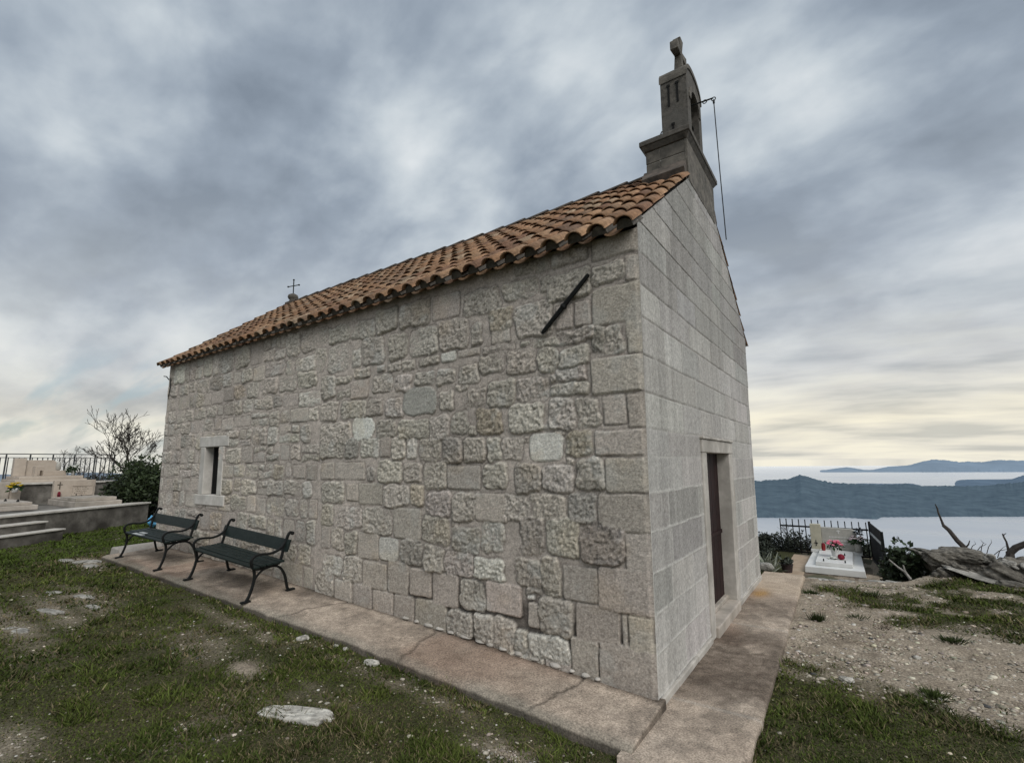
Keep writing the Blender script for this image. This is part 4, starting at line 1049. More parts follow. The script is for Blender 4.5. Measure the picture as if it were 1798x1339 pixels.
# the lower slab in front of the door
xa = np.linspace(-.02, .60, 36); ya = ax((-.69, 5.22, .02))
XX, YY = np.meshgrid(xa, ya, indexing='ij')
edge = .625-.02*YY+(fbm(ya*5, ya*0, 3, 3)-.5)[None, :]*.018
XX = -.02+(XX+.02)/.62*(edge+.02)
ZT = -.062+(fbm(XX*4, YY*4, 5, 3)-.5)*.010-.012*sst(.95, 1, (XX+.02)/(edge+.02))
CC = concrete_col(XX, YY, 4)*1.04
dmp = np.maximum(sst(.15, .8, YY+(fbm(XX*3, YY*3, 1, 3)-.5)*.8)*sst(2.35, 1.7, YY)*.72, sst(2.3, 2.5, YY)*sst(3.9, 3.1, YY)*.5)*sst(.30, .52, fbm(XX*2.5, YY*2.5, 6, 4)+.14)
dmp = np.maximum(dmp, .6*sst(.2, .0, XX-.05)*sst(.2, .6, YY)*sst(2, 1, YY)*.6)
dmp = np.clip(dmp*(.6+.8*fbm(XX*22, YY*22, 3, 3)), 0, .93)
CC = CC*(1-dmp[..., None])+np.array((.085,.066,.052))*dmp[..., None]
tan = sst(3.6, 4.2, YY)[..., None]*.5
CC = CC*(1-tan)+np.array((.50,.40,.30))*tan
oc = (np.exp(-((XX-.13)/.09)**2-((YY-3.75)/.24)**2)*(.4+.9*fbm(XX*15, YY*15, 2, 3)))[..., None]
oc = np.clip(oc*.75, 0, .9)
CC = CC*(1-oc)+np.array((.42,.235,.055))*oc
jn = np.maximum(sst(.03, .012, np.abs(YY-2.28)), sst(.02, .006, np.abs(YY-.22)))[..., None]*.3
CC = CC*(1-jn)+np.array((.40,.39,.36))*jn
XX, YY, ZT, CC = skirt(XX, YY, ZT, CC, 'u1', .15, .95)
m0 = XX.shape
ZT2 = np.concatenate([ZT[:, :1]-.2, ZT], 1); XX = np.concatenate([XX[:, :1], XX], 1); YY = np.concatenate([YY[:, :1]-.004, YY], 1); CC = np.concatenate([CC[:, :1]*.4, CC], 1)
fwk = mesh_np('walkway', np.stack([XX, YY, ZT2], -1).reshape(-1, 3), grid_faces(*XX.shape), M['concrete'], None, np.clip(CC, .02, .75).reshape(-1, 3), smooth=True)
tag(fwk, kind='structure')

# ------------------------------------------------------------------ rocks
def rock(loc, size, rz, label, m='rock', seed=1, rough=.22, name='rock', cat='rock', group=None, sub=4, flat=None, tilt=(0, 0)):
    bm = bmesh.new(); bmesh.ops.create_icosphere(bm, subdivisions=sub, radius=1)
    P = np.array([v.co for v in bm.verts]); F = np.array([[v.index for v in f.verts] for f in bm.faces]); bm.free()
    s = seed*7.3
    q = P*1.3+s
    d = (fbm(q[:, 0]+q[:, 2]*.7, q[:, 1]-q[:, 2]*.5, seed, 4)-.5)*2*rough*1.6
    d += (fbm(q[:, 0]*4+q[:, 2]*3, q[:, 1]*4-q[:, 2]*2, seed+1, 3)-.5)*rough*.7
    # angular: pull towards a box
    bxn = P/np.abs(P).max(1)[:, None]
    P = P*.62+bxn*.38*.85
    P = P*(1+d)[:, None]
    if flat: P[:, 2] = np.where(P[:, 2] > flat, flat+(P[:, 2]-flat)*.18, P[:, 2])
    st_w = .4 if rough < .35 else .12
    strat = np.round(P[:, 2]*5)/5
    P[:, 2] = P[:, 2]*(1-st_w)+strat*st_w
    P = P*np.array(size)
    tx, ty = tilt
    P[:, 2] += P[:, 0]*tx+P[:, 1]*ty
    pn = P/np.array(size)
    c1_ = fbm(pn[:, 0]*2.5+s, pn[:, 1]*2.5+pn[:, 2]*2, seed+2, 4); c2_ = fbm(pn[:, 0]*9+s, pn[:, 1]*9+pn[:, 2]*7, seed+3, 3)
    cb = (np.array((.36,.345,.31)) if m == 'rock' else np.array((.165,.152,.13)))
    cc = cb*(.55+.9*c1_)[:, None]*(.6+.8*c2_)[:, None]*(1-.5*sst(.1, -.6, d*3+.1))[:, None]*(.72+.28*sst(-.8, .5, pn[:, 2]))[:, None]  # cavity shading painted into the vertex colour, lower parts darker too
    if group and group.startswith('white'): cc = cc*1.45
    dk_ = sst(.56, .66, fbm(pn[:, 0]*4+s+5, pn[:, 1]*4+pn[:, 2]*6, seed+5, 4))[:, None]*(.45 if m == 'rock' else .75)
    cc = cc*(1-dk_)+np.array((.055,.05,.042))*dk_
    o = mesh_np(name, P, F, M[m], None, np.clip(cc, .02, .7), smooth=False)
    o.location = loc; o.rotation_euler = (0, 0, rz)
    return tag(o, label, cat, group)
rock((-1.98,-1.56,-.012), (.265,.085,.07), rad(24), 'long pale flat limestone rock lying in the foreground grass', seed=2, flat=.35, group='white rocks in the turf')
rock((-2.20,-.70,.0), (.075,.04,.035), rad(10), 'small white rock at the edge of the side walkway, right of two pebbles', seed=3, group='white rocks in the turf')
rock((-3.12,-.76,.045), (.06,.04,.03), rad(40), 'white rock beside the walkway, farthest left of the row', seed=4, group='white rocks in the turf')
rock((-2.61,-.66,.02), (.028,.024,.024), 0, 'round white pebble nearer the long walkway, right one of a pair', seed=5, sub=2, group='white rocks in the turf')
rock((-2.74,-.67,.025), (.026,.02,.018), .5, 'round white pebble nearer the long walkway, left one of a pair', seed=6, sub=2, group='white rocks in the turf')
rock((1.08,1.38,-.10), (.055,.032,.022), rad(-20), 'white stone chip lying on the bare gravel path', seed=7, group='white rocks in the turf')
rock((-2.90,-1.41,.02), (.14,.07,.03), rad(15), 'pale stony outcrop just showing in the grass behind the long rock', seed=8, flat=.3, group='white rocks in the turf')
rock((1.60,2.25,-.10), (.035,.025,.018), .4, 'small pale stone chip at the middle of the bare path', seed=9, sub=2, group='white rocks in the turf')
for k, (a, b, s1, s2, rz_) in enumerate(((-6.1,-1.60,.20,.06,.3), (-5.6,-1.66,.15,.05,.1), (-5.75,-1.98,.26,.06,.25), (-5.3,-2.3,.22,.07,.2), (-6.6,-1.75,.14,.05,.4))):
    rock((a, b, float(lin(a))-.118), (s1*.8, s2*.8, .045), rz_, 'flat pale bedrock patch in the turf left of the benches, ' + ('with the broadest face', 'shortest of the group', 'longest strip', 'nearest the left picture edge', 'farthest strip')[k], seed=20+k, flat=.3, group='bedrock patches in the turf')
for k, (a, b, s1, rz_, t) in enumerate(((-8.35,-.98,.20,.5,'jagged pale rock at the left end of the side walkway'), (-8.75,-1.15,.15,.2,'flat pale rock lying off the left end of the side walkway'), (-8.0,-1.05,.16,.1,'low pale rock under the front corner of the side walkway'))):
    rock((a, b, float(lin(a))-.11), (s1, s1*.45, .07), rz_, t, seed=30+k, flat=.2, group='rocks at the walkway end')
o = MB().hexa([(-8.75,-.62,.20), (-7.95,-.62,.20), (-7.95,.05,.20), (-8.75,.05,.20)], [(-8.73,-.60,.375), (-8.42,-.60,.37), (-8.42,.05,.38), (-8.73,.05,.385)]).build('stone_slab', M['mortar'], bevel=.015)
tag(o, 'pale flat stone slab at the far end of the side walkway', 'slab')

# small gravelly crumbs along the raked foot of the wall
# rock outcrop on the right rim
rock((2.55,6.80,-.02), (.50,.30,.26), rad(-8), 'big grey limestone outcrop with pale top behind the ledge stone', 'rockdark', seed=11, sub=5, rough=.5, flat=.45, tilt=(-.16,0), group='rock outcrop on the rim')
rock((2.27,6.62,.13), (.22,.16,.115), rad(20), 'rounded grey boulder at the left top of the rock outcrop', 'rockdark', seed=12, sub=5, rough=.4, group='rock outcrop on the rim')
rock((2.52,6.66,.20), (.24,.16,.085), rad(-12), 'flat stone crowning the rock outcrop under the dead branch', 'rockdark', seed=18, sub=5, rough=.4, group='rock outcrop on the rim')
rock((3.12,6.72,-.03), (.42,.26,.21), rad(15), 'dark broken boulder at the right end of the rock outcrop', 'rockdark', seed=13, sub=5, rough=.5, group='rock outcrop on the rim')
rock((2.58,6.36,-.02), (.40,.17,.028), rad(-14), 'tilted flat ledge stone with pale front edge at the outcrop foot', 'rock', seed=14, rough=.3, flat=.2, tilt=(-.24,.10), group='rock outcrop on the rim')
rock((2.25,6.40,-.07), (.11,.09,.085), rad(40), 'reddish brown stone block at the left foot of the outcrop', 'rockdark', seed=15, rough=.45, group='rock outcrop on the rim')
rock((3.65,6.6,-.04), (.35,.25,.16), rad(5), 'low grey rock running out of the picture on the right', 'rockdark', seed=16, sub=5, rough=.5, group='rock outcrop on the rim')
rock((2.95,6.22,-.10), (.15,.10,.05), rad(5), 'small grey stone in the grass before the ledge stone', 'rockdark', seed=17, rough=.4, group='rock outcrop on the rim')
rq = random.Random(16)
for k, (xx, zz_, t) in enumerate(((2.46,.03,'dark rubble stone wedged above the left end of the ledge stone'), (2.66,.02,'dark rubble stone wedged above the middle of the ledge stone'), (2.86,.03,'dark rubble stone wedged above the right end of the ledge stone'),
        (2.80,.20,'small tan stone lying on the top of the outcrop'), (2.98,.14,'small pale stone at the top right of the outcrop'), (3.22,.12,'pale chipped stone on the dark broken boulder'), (3.05,-.06,'brown stone below the dark broken boulder'), (3.30,-.07,'flat brown stone at the right foot of the outcrop'))):
    rock((xx, 6.50+rq.uniform(-.04, .05), zz_), (rq.uniform(.08, .13), rq.uniform(.07, .11), rq.uniform(.045, .075)), rq.uniform(-.5, .5), t, 'rock' if 'pale' in t or 'tan' in t else 'rockdark', seed=70+k, rough=.5, group='rock outcrop on the rim')
rk = random.Random(6)
for k in range(9):
    xx = .62+k*.135+rk.uniform(-.03, .03)
    yy = float(edge_y(xx))-.02+rk.uniform(-.05, .03)
    rock((xx, yy, -.125), (rk.uniform(.07, .12), rk.uniform(.05, .09), rk.uniform(.03, .05)), rk.uniform(-.4, .4),
         'pale rim stone on the ground edge before the grave, number %s counted from the walkway' % ('one','two','three','four','five','six','seven','eight','nine')[k], seed=40+k, sub=3, flat=.3, group='pale rim stones before the grave')

# ------------------------------------------------------------------ benches
def make_bench():
    root = empty('garden_bench', (0, 0, 0))
    W2 = .705
    for sx in (-1, 1):
        fr = MB(); x = sx*W2
        P3 = lambda pts: [(x, a, b) for a, b in pts]
        def smooth_pts(pts, n=5):
            out = []
            for i in range(len(pts)-1):
                p0 = pts[max(i-1, 0)]; p1 = pts[i]; p2 = pts[i+1]; p3 = pts[min(i+2, len(pts)-1)]
                for k in range(n):
                    t = k/n
                    out.append(tuple(.5*((2*p1[c])+(-p0[c]+p2[c])*t+(2*p0[c]-5*p1[c]+4*p2[c]-p3[c])*t*t+(-p0[c]+3*p1[c]-3*p2[c]+p3[c])*t**3) for c in (0, 1)))
            return out+[pts[-1]]
        # front leg rising into the curled arm and back to the upright
        front = [(-.035, .012), (-.005, .06), (.03, .16), (.045, .25), (.035, .325), (.012, .37), (0, .42), (.012, .455), (.05, .48), (.12, .483), (.20, .472), (.28, .482), (.345, .515), (.385, .56)]
        fr.ribbon(P3(smooth_pts(front)), .030, .024)
        # back upright with a curled tip, running down behind the seat
        back = [(.20, .335), (.29, .335), (.335, .36), (.355, .42), (.375, .50), (.405, .60), (.43, .655), (.455, .672), (.475, .662)]
        fr.ribbon(P3(smooth_pts(back)), .030, .024)
        rear = [(.465, .012), (.44, .04), (.425, .10), (.405, .18), (.37, .25), (.325, .30), (.26, .33)]
        fr.ribbon(P3(smooth_pts(rear)), .030, .023)
        arch = [(.036, .205), (.07, .255), (.13, .305), (.20, .322), (.28, .318), (.34, .285)]
        fr.ribbon(P3(smooth_pts(arch)), .024, .017)
        bar = [(.03, .335), (.12, .328), (.22, .330), (.32, .345)]
        fr.ribbon(P3(smooth_pts(bar)), .028, .028)
        for a, b in ((-.045, .035), (.475, .035)):
            fr.box((x-.024, a-.045, 0), (x+.024, a+.055, .018))
        fr.lathe([(.005, -.022), (.022, -.012), (.024, .0), (.022, .012), (.005, .022)], (x, .476, .656), 8)
        fr.build('frame', M['iron'], root, bevel=.004)
    yb = [.012, .085, .157, .229, .300]
    for k, y0 in enumerate(yb):
        z0_ = [.345, .352, .352, .352, .356][k]
        MB().box((-W2-.055, y0, z0_), (W2+.055, y0+.062, z0_+.024)).build('seat_slat', M['benchwood'], root, bevel=.006)
    # one broad board as the backrest, leaning back
    bb = MB()
    t = math.atan2(.10, .15)
    bb.hexa([(-W2-.075, .362, .468), (W2+.075, .362, .468), (W2+.075, .386, .466), (-W2-.075, .386, .466)],
            [(-W2-.075, .402, .598), (W2+.075, .402, .598), (W2+.075, .426, .596), (-W2-.075, .426, .596)])
    bb.build('backrest', M['benchwood'], root, bevel=.006)
    return root
def slab_z(x, y): return float(lin(x))-.04*min(1, max(0, -y/.7))
bench = make_bench()
tag(bench, 'dark green garden bench with black iron sides, the nearer one to the chapel corner', 'bench', 'garden benches against the chapel wall')
b2 = copy_tree(bench)
tag(b2, 'dark green bench farther left, under the small window, with a pale seat patch', 'bench', 'garden benches against the chapel wall')
for o, x, y, rz in ((bench, -5.01, -.655, .0), (b2, -7.275, -.68, .0)):
    sl_ = math.atan2(.05 if x > -6 else .02, 1)
    o.location = (x, y, slab_z(x, y-.02)+.003)
    o.rotation_euler = (math.atan2(.025, .5), sl_*1.0, rz)
wp = MB().box((-.46, .02, .3705), (-.12, .075, .3725)).box((-.40, .088, .3775), (-.20, .14, .3795)).build('pale_patch', M['palegrey'], b2)  # thin pale strips on the front seat slats
# blue plastic bag behind the far bench
bm = bmesh.new(); bmesh.ops.create_icosphere(bm, subdivisions=4, radius=1)
P = np.array([v.co for v in bm.verts]); F = np.array([[v.index for v in f.verts] for f in bm.faces]); bm.free()
d = (fbm(P[:, 0]*2.2+P[:, 2]*2, P[:, 1]*2.2-P[:, 2]+7, 3, 3)-.5)*.9+(fbm(P[:, 0]*6+P[:, 2]*5, P[:, 1]*6, 4, 2)-.5)*.25
P = P*(1+d)[:, None]*np.array((.13,.12,.14)); P[:, 2] *= np.where(P[:, 2] > 0, 1.15, .8)
bag = mesh_np('plastic_bag', P, F, M['blue'], None); bag.location = (-11.7,1.02,.44)
tag(bag, 'crumpled light blue plastic bag on the grass behind the far bench', 'bag')

# ------------------------------------------------------------------ cemetery on the left
CO = Vector((-11.45, -1.47, 0)); E1 = Vector((-.487, .873, 0)); NB_ = Vector((-.873, -.487, 0))
RZ = math.atan2(.873, -.487)
def cem(a, b, z=0): return CO+E1*a+NB_*b+Vector((0, 0, z))
ZT_ = .80
wall = empty('retaining_wall', cem(0, 0), RZ, 'stained cement retaining wall with pale coping around the left cemetery terrace', 'wall')
MB().box((-7, 0, -.2), (3.25, .28, ZT_-.035)).build('wall', M['cement'], wall, bevel=.01)
MB().box((2.97, .28, -.2), (3.249, 5.2, ZT_-.035)).build('wall', M['cement'], wall, bevel=.01)
cpm = MB(); a = -7.0; Rc = random.Random(2)
while a < 3.27:
    a2 = min(3.28, a+Rc.uniform(.8, 1.3)); cpm.box((a, -.035, ZT_-.035), (a2-.006, .33, ZT_+Rc.uniform(.0, .006))); a = a2
cpm.build('coping', M['cap'], wall, bevel=.008)
st = empty('steps', cem(0, 0), RZ, 'two wide stone steps leading up to the cemetery at the left picture edge', 'steps')
MB().box((-6, -.26, .1), (.60, -.002, .622)).build('step', M['cement'], st, bevel=.01)
MB().box((-6, -.52, .1), (.72, -.262, .470)).build('step', M['cement'], st, bevel=.01)
MB().box((-6, -.285, .6225), (.62, -.003, .652)).build('tread', M['cap'], st, bevel=.008)
MB().box((-6, -.545, .4705), (.74, -.287, .500)).build('tread', M['cap'], st, bevel=.008)
pv = MB().hexa([tuple(cem(a, b, .2)) for a, b in ((-7, .25), (3.0, .25), (3.0, 7.5), (-7, 7.5))], [tuple(cem(a, b, ZT_-.04)) for a, b in ((-7, .25), (3.0, .25), (3.0, 7.5), (-7, 7.5))])
tag(pv.build('paving', M['cement']), kind='structure')
pv = MB().box((-20.5, -7.5, .2), (-16.15, 1.55, 1.22)); tag(pv.build('paving', M['cement']), kind='structure')
uw = empty('terrace_wall', (-16.0, .55, 0), 0, 'low dark cement wall with pale cap behind the beige tomb', 'wall')
MB().box((-.16, -1.0, .5), (0, .93, 1.235)).build('wall', M['cement'], uw)
MB().box((-.24, -1.03, 1.236), (.05, .97, 1.285)).build('cap', M['cap'], uw, bevel=.006)
uw2 = empty('terrace_wall', (-16.0, -3.3, 0), 0, 'low cement wall with cap at the left picture edge behind the tombs', 'wall')
MB().box((-.16, -3, .5), (0, 2.78, 1.235)).build('wall', M['cement'], uw2)
MB().box((-.24, -3, 1.236), (.05, 2.80, 1.285)).build('cap', M['cap'], uw2, bevel=.006)

def letters(mb, x, y0, y1, z0, rows, h, seed, gap=.0):
    """worn engraved lines: rows of small strokes on the face x"""
    Rl = random.Random(seed)
    for r in range(rows):
        y = y0+Rl.uniform(0, .05); zz_ = z0-r*h*1.9
        while y < y1-.03-Rl.uniform(0, .08):
            w = Rl.uniform(.010, .022)
            mb.box((x, y, zz_), (x+.003, y+w*.35, zz_+h)); 
            if Rl.random() < .6: mb.box((x, y+w*.35, zz_+h*.8*Rl.random()), (x+.003, y+w, zz_+h*.8*Rl.random()+h*.2))
            y += w+.012+(.02 if Rl.random() < .2 else 0)
# beige tomb, centre
ta = empty('tomb', (-14.4, .40, ZT_-.04), 0, 'beige stone tomb with cross and framed inscription on its headstone', 'tomb')
MB().box((-.75, -.44, 0), (1.35, .42, .13)).build('base', M['tombgrey'], ta, bevel=.01)
MB().box((-.70, -.40, .131), (.55, .38, .175)).box((.0, -.39, .132), (1.18, .36, .21)).build('cover_slab', M['tombgrey'], ta, bevel=.012)
hs = MB().box((-.92, -.36, .08), (-.76, .46, .58)).build('headstone', M['tomb'], ta, bevel=.01)
pf = MB()
for lo, hi in (((-.76, -.02, .19), (-.748, .42, .21)), ((-.76, -.02, .43), (-.748, .42, .45)), ((-.76, -.02, .21), (-.748, .0, .43)), ((-.76, .40, .21), (-.748, .42, .43))): pf.box(lo, hi)
pf.build('plaque_frame', M['tomb'], hs, bevel=.003)
en = MB(); letters(en, -.7598, .03, .38, .385, 4, .026, 3); en.build('inscription', M['engrave'], hs)['kind'] = 'stuff'
MB().box((-.762, -.262, .36), (-.750, -.242, .54)).box((-.762, -.30, .465), (-.7502, -.20, .485)).build('cross', M['engrave'], hs)
MB().lathe([(.03, 0), (.035, .05), (.03, .11), (.01, .13)], (-.70, -.26, .176), 10).build('lantern', M['darkred'], ta)
for p in ((-.55, -.30), (-.60, .05), (.1, -.02)):
    ring = [(p[0]+.022*math.cos(t), p[1], .215+.022*math.sin(t)) for t in np.linspace(0, 6.28, 10)]
    MB().tube(ring, .005, 5, cap=False).build('ring_handle', M['iron'], ta)
# left tomb
tb_ = empty('tomb', (-14.6, -1.02, ZT_-.04), 0, 'plain grey stone tomb cut off by the left picture edge', 'tomb')
MB().box((-1.05, -.60, 0), (1.15, .46, .10)).build('base', M['tombgrey'], tb_, bevel=.01)
MB().box((-.95, -.50, .101), (1.05, .38, .165)).build('cover_slab', M['tombgrey'], tb_, bevel=.012)
hb = MB().box((-1.28, -.60, .08), (-1.12, .38, .56)).build('headstone', M['tombgrey'], tb_, bevel=.015)
MB().box((-1.24, .385, .08), (-1.0, .56, .40)).build('side_block', M['tomb'], tb_, bevel=.01)
for p in ((.2, .1), (.75, .2), (.1, -.35)): MB().lathe([(.02, 0), (.028, .01), (.01, .05), (.004, .055)], (p[0], p[1], .166), 8).build('knob', M['iron'], tb_)
# high tomb on the upper terrace
tc_ = empty('tomb', (-17.0, .10, 1.22), 0, 'beige tomb on the upper terrace with a tall pillar and stone boxes', 'tomb')
MB().box((-.75, -.58, 0), (.75, .85, .14)).box((-.70, -.5, .141), (.70, .78, .22)).build('base', M['tomb'], tc_, bevel=.01)
MB().box((-.45, -.46, .221), (-.25, -.22, .70)).build('pillar', M['tomb'], tc_, bevel=.01)
hp = MB().prism([(-.215, .221), (.42, .221), (.42, .58), (.34, .65), (-.215, .65)], -.42, -.30, 'x').build('headstone', M['tomb'], tc_, bevel=.008)
MB().box((.0, .02, .221), (.35, .50, .36)).build('stone_box', M['tomb'], tc_, bevel=.008)
MB().box((.0, -.14, .221), (.3, -.09, .44)).box((.0, -.14, .441), (.3, .04, .48)).build('stone_stand', M['tomb'], tc_, bevel=.006)
MB().lathe([(.03, 0), (.055, .03), (.06, .14), (.05, .2), (.035, .24)], (.12, .36, .361), 12).build('urn', M['marblewarm'], tc_, smooth=True)

def leaf_cloud(name, mat_, centre, radii, n, size, col, parent=None, clumps=0, seed=1, aspect=2.2, shell=.5, up=.0, voids=.45):
    """many small leaf faces filling an uneven volume, gathered in clumps with gaps"""
    Rl = np.random.default_rng(seed)
    c0 = np.array(centre); rd_ = np.array(radii)
    if clumps:
        u = Rl.normal(0, 1, (clumps, 3)); u /= np.linalg.norm(u, axis=1)[:, None]
        cc = c0+u*rd_*(shell+(1-shell)*Rl.random((clumps, 1)))*.82
        k = Rl.integers(0, clumps, n)
        off = Rl.normal(0, 1, (n, 3)); off /= np.maximum(1, np.linalg.norm(off, axis=1))[:, None]
        P = cc[k]+off*rd_.mean()*.33*(.5+Rl.random((clumps, 1))[k])
        tone = (.65+.7*Rl.random((clumps, 1)))[k]
    else:
        u = Rl.normal(0, 1, (n, 3)); u /= np.linalg.norm(u, axis=1)[:, None]
        P = c0+u*rd_*(Rl.random((n, 1))**(1/2.2))
        tone = .75+.5*Rl.random((n, 1))
    d = Rl.normal(0, 1, (n, 3)); d[:, 2] += up; d /= np.linalg.norm(d, axis=1)[:, None]
    s_ = np.cross(d, Rl.normal(0, 1, (n, 3))); s_ /= np.linalg.norm(s_, axis=1)[:, None]
    L_ = size*(.6+.8*Rl.random((n, 1))); Wd = L_/aspect
    V = np.stack([P, P+d*L_*.5+s_*Wd*.5, P+d*L_, P+d*L_*.5-s_*Wd*.5], 1)
    hgt = np.clip((P[:, 2:3]-c0[2]+rd_[2])/(2*rd_[2]), 0, 1)
    colr = np.array(col)*tone*(.7+.6*hgt)*(1+Rl.normal(0, .12, (n, 1)))
    F = np.arange(4*n).reshape(-1, 4)
    return mesh_np(name, V.reshape(-1, 3), F, mat_, parent, np.repeat(np.clip(colr, .004, .8), 4, 0))

def flower_bunch(t, loc, r, n, mat_, seed, leafn=60):
    Rf_ = random.Random(seed); fm = MB()
    for k in range(n):
        a = Rf_.uniform(0, 6.28); q = r*math.sqrt(Rf_.random()); h = math.sqrt(max(0, r*r-q*q))*.8
        p = (loc[0]+q*math.cos(a), loc[1]+q*math.sin(a), loc[2]+h*Rf_.uniform(.5, 1.05))
        s_ = r*Rf_.uniform(.2, .3)
        fm.lathe([(s_*.2, -s_*.4), (s_*.85, -s_*.1), (s_, s_*.25), (s_*.6, s_*.35), (s_*.35, s_*.2), (s_*.1, s_*.3)], p, 7)
    fm.build('petals', mat_, t)
    leaf_cloud('leaves', M['leaf'], (loc[0], loc[1], loc[2]-r*.1), (r*1.05, r*1.05, r*.5), leafn, r*.6, (.02, .05, .015), t, seed=seed)
yf = empty('flower_pot', (-15.35, -.62, 1.08), 0, 'yellow flowers in a white pot standing on the left tomb block', 'flowers')
MB().lathe([(.05, 0), (.06, .06), (.07, .1)], (0, 0, .0), 12).build('pot', M['marble'], yf, smooth=True)
flower_bunch(yf, (0, 0, .12), .14, 22, M['yellow'], 3)
wfw = empty('flower_vase', (-16.6, .72, 1.44), 0, 'white flowers with dark leaves at the right end of the upper tomb', 'flowers')
MB().lathe([(.04, 0), (.03, .04), (.05, .14)], (0, 0, 0), 12).build('vase', M['marblewarm'], wfw, smooth=True)
flower_bunch(wfw, (0, 0, .18), .15, 14, M['whiteflower'], 5, 90)

# railing at the back of the cemetery
rl = empty('railing', (-17.9, 0, 1.2), 0, 'dark metal railing with thin upright bars along the back of the cemetery', 'railing')
RY0, RY1 = -7.4, 2.02
MB().box((-.018, RY0, .832), (.018, RY1, .856)).build('top_rail', M['rail'], rl)
MB().box((-.012, RY0, .735), (.012, RY1, .752)).build('mid_rail', M['rail'], rl)
MB().box((-.012, RY0, .07), (.012, RY1, .09)).build('bottom_rail', M['rail'], rl)
y = RY1-.02
while y > RY0:
    MB().box((-.014, y-.016, 0), (.014, y+.016, .829)).build('post', M['rail'], rl)
    for q in (.11, .22, .33, .44):
        br_ = MB().box((-.009, y-q-.011, .091), (.009, y-q+.011, .734))
        if int(q*100) in (11, 33): br_.lathe([(.008, -.03), (.022, 0), (.008, .03)], (0, y-q, .42), 6)
        br_.build('bar', M['rail'], rl)
    y -= .485

# evergreen bush, bare tree and scrub behind the cemetery
bs = empty('evergreen_bush', (-13.9, 1.35, .35), 0, 'dense dark evergreen bush beside the chapel at the end of the cemetery wall', 'bush')
leaf_cloud('foliage', M['leaf'], (0, .05, .70), (.72, .85, .86), 13000, .085, (.022, .034, .012), bs, clumps=58, seed=4, shell=.30)
leaf_cloud('inner_foliage', M['leaf'], (0, .05, .55), (.6, .75, .62), 3500, .12, (.012, .018, .008), bs, seed=14)
bmh = MB(); Rb2 = random.Random(8)
for k in range(9):
    a = Rb2.uniform(0, 6.28); bmh.tube([(0, 0, -.15), (.2*math.cos(a), .2*math.sin(a), .4), (.45*math.cos(a), .5*math.sin(a), .95)], [.035, .02, .006], 5)
bmh.build('branches', M['bark'], bs)

def bare_tree(name, loc, height, seed, label, spread=.55, r0_=.05, levels=6, trunks=1, cat='tree', group=None, lean_dir=(0, 0), mat_='bark', twig=.0032, split=(2, 3)):
    Rt_ = random.Random(seed)
    t = empty(name, loc, 0, label, cat, group)
    tr = MB(); cr2 = MB()
    def grow(p, d, ln, r, lv):
        n = 4
        pts = [p]; q = p.copy(); dd = d.copy()
        for i in range(n):
            dd = (dd+Vector((Rt_.gauss(0, .16), Rt_.gauss(0, .16), Rt_.gauss(.03, .10)))).normalized()
            q = q+dd*ln/n; pts.append(q.copy())
        rs = [max(twig, r*(1-.35*i/n)) for i in range(n+1)]
        (tr if lv >= levels-1 else cr2).tube(pts, rs, 6 if lv > 3 else 4, cap=False)
        if lv <= 0: return
        for k in range(Rt_.randint(*split)):
            ang = Rt_.uniform(.3, .85)*spread*1.6; az = Rt_.uniform(0, 6.28)
            o_ = dd.orthogonal().normalized(); o2 = dd.cross(o_)
            nd = (dd*math.cos(ang)+(o_*math.cos(az)+o2*math.sin(az))*math.sin(ang)+Vector((0, 0, .10))).normalized()
            pos = pts[-1] if k == 0 else pts[Rt_.randint(2, n)]
            grow(pos, nd, ln*Rt_.uniform(.62, .86), max(twig, rs[-1]*Rt_.uniform(.62, .85)), lv-1)
    for k in range(trunks):
        a = k*6.28/trunks+Rt_.uniform(0, .5)
        d = Vector((math.cos(a)*.45*(trunks > 1)+lean_dir[0], math.sin(a)*.45*(trunks > 1)+lean_dir[1], 1)).normalized()
        grow(Vector((0, 0, 0)), d, height*.30, r0_, levels)
    tr.build('trunk', M[mat_], t); cr2.build('crown', M[mat_], t)
    return t
bare_tree('bare_tree', (-14.6, 1.62, .75), 2.55, 12, 'leafless dark tree with twisted twigs rising behind the evergreen bush', trunks=2, levels=6, r0_=.055, spread=.52, twig=.0048, lean_dir=(0, -.05))
bare_tree('bare_tree', (-18.4, .95, 1.0), 1.5, 5, 'low leafless shrubby tree behind the railing, left of the dark bush', trunks=2, levels=5, r0_=.035, spread=.7, group='bare shrubs behind the railing')
bare_tree('bare_tree', (-18.6, 1.75, .9), 1.45, 9, 'low leafless shrub behind the right end of the railing', trunks=3, levels=5, r0_=.03, spread=.7, group='bare shrubs behind the railing')
sc_ = empty('scrub', (-19.2, 2.2, .6), 0, 'dark low scrub behind the end of the railing', 'bush')
leaf_cloud('foliage', M['leaf'], (0, 0, .35), (.8, 1.1, .45), 3500, .09, (.035, .042, .03), sc_, clumps=30, seed=6)
# fallen pole leaning at the wall end
o = MB().tube([(-13.5, 1.55, .83), (-13.1, 2.6, 1.15)], [.018, .015], 6).build('fallen_branch', M['deadwood'])
tag(o, 'thin dark branch slanting behind the right end of the retaining wall', 'branch')

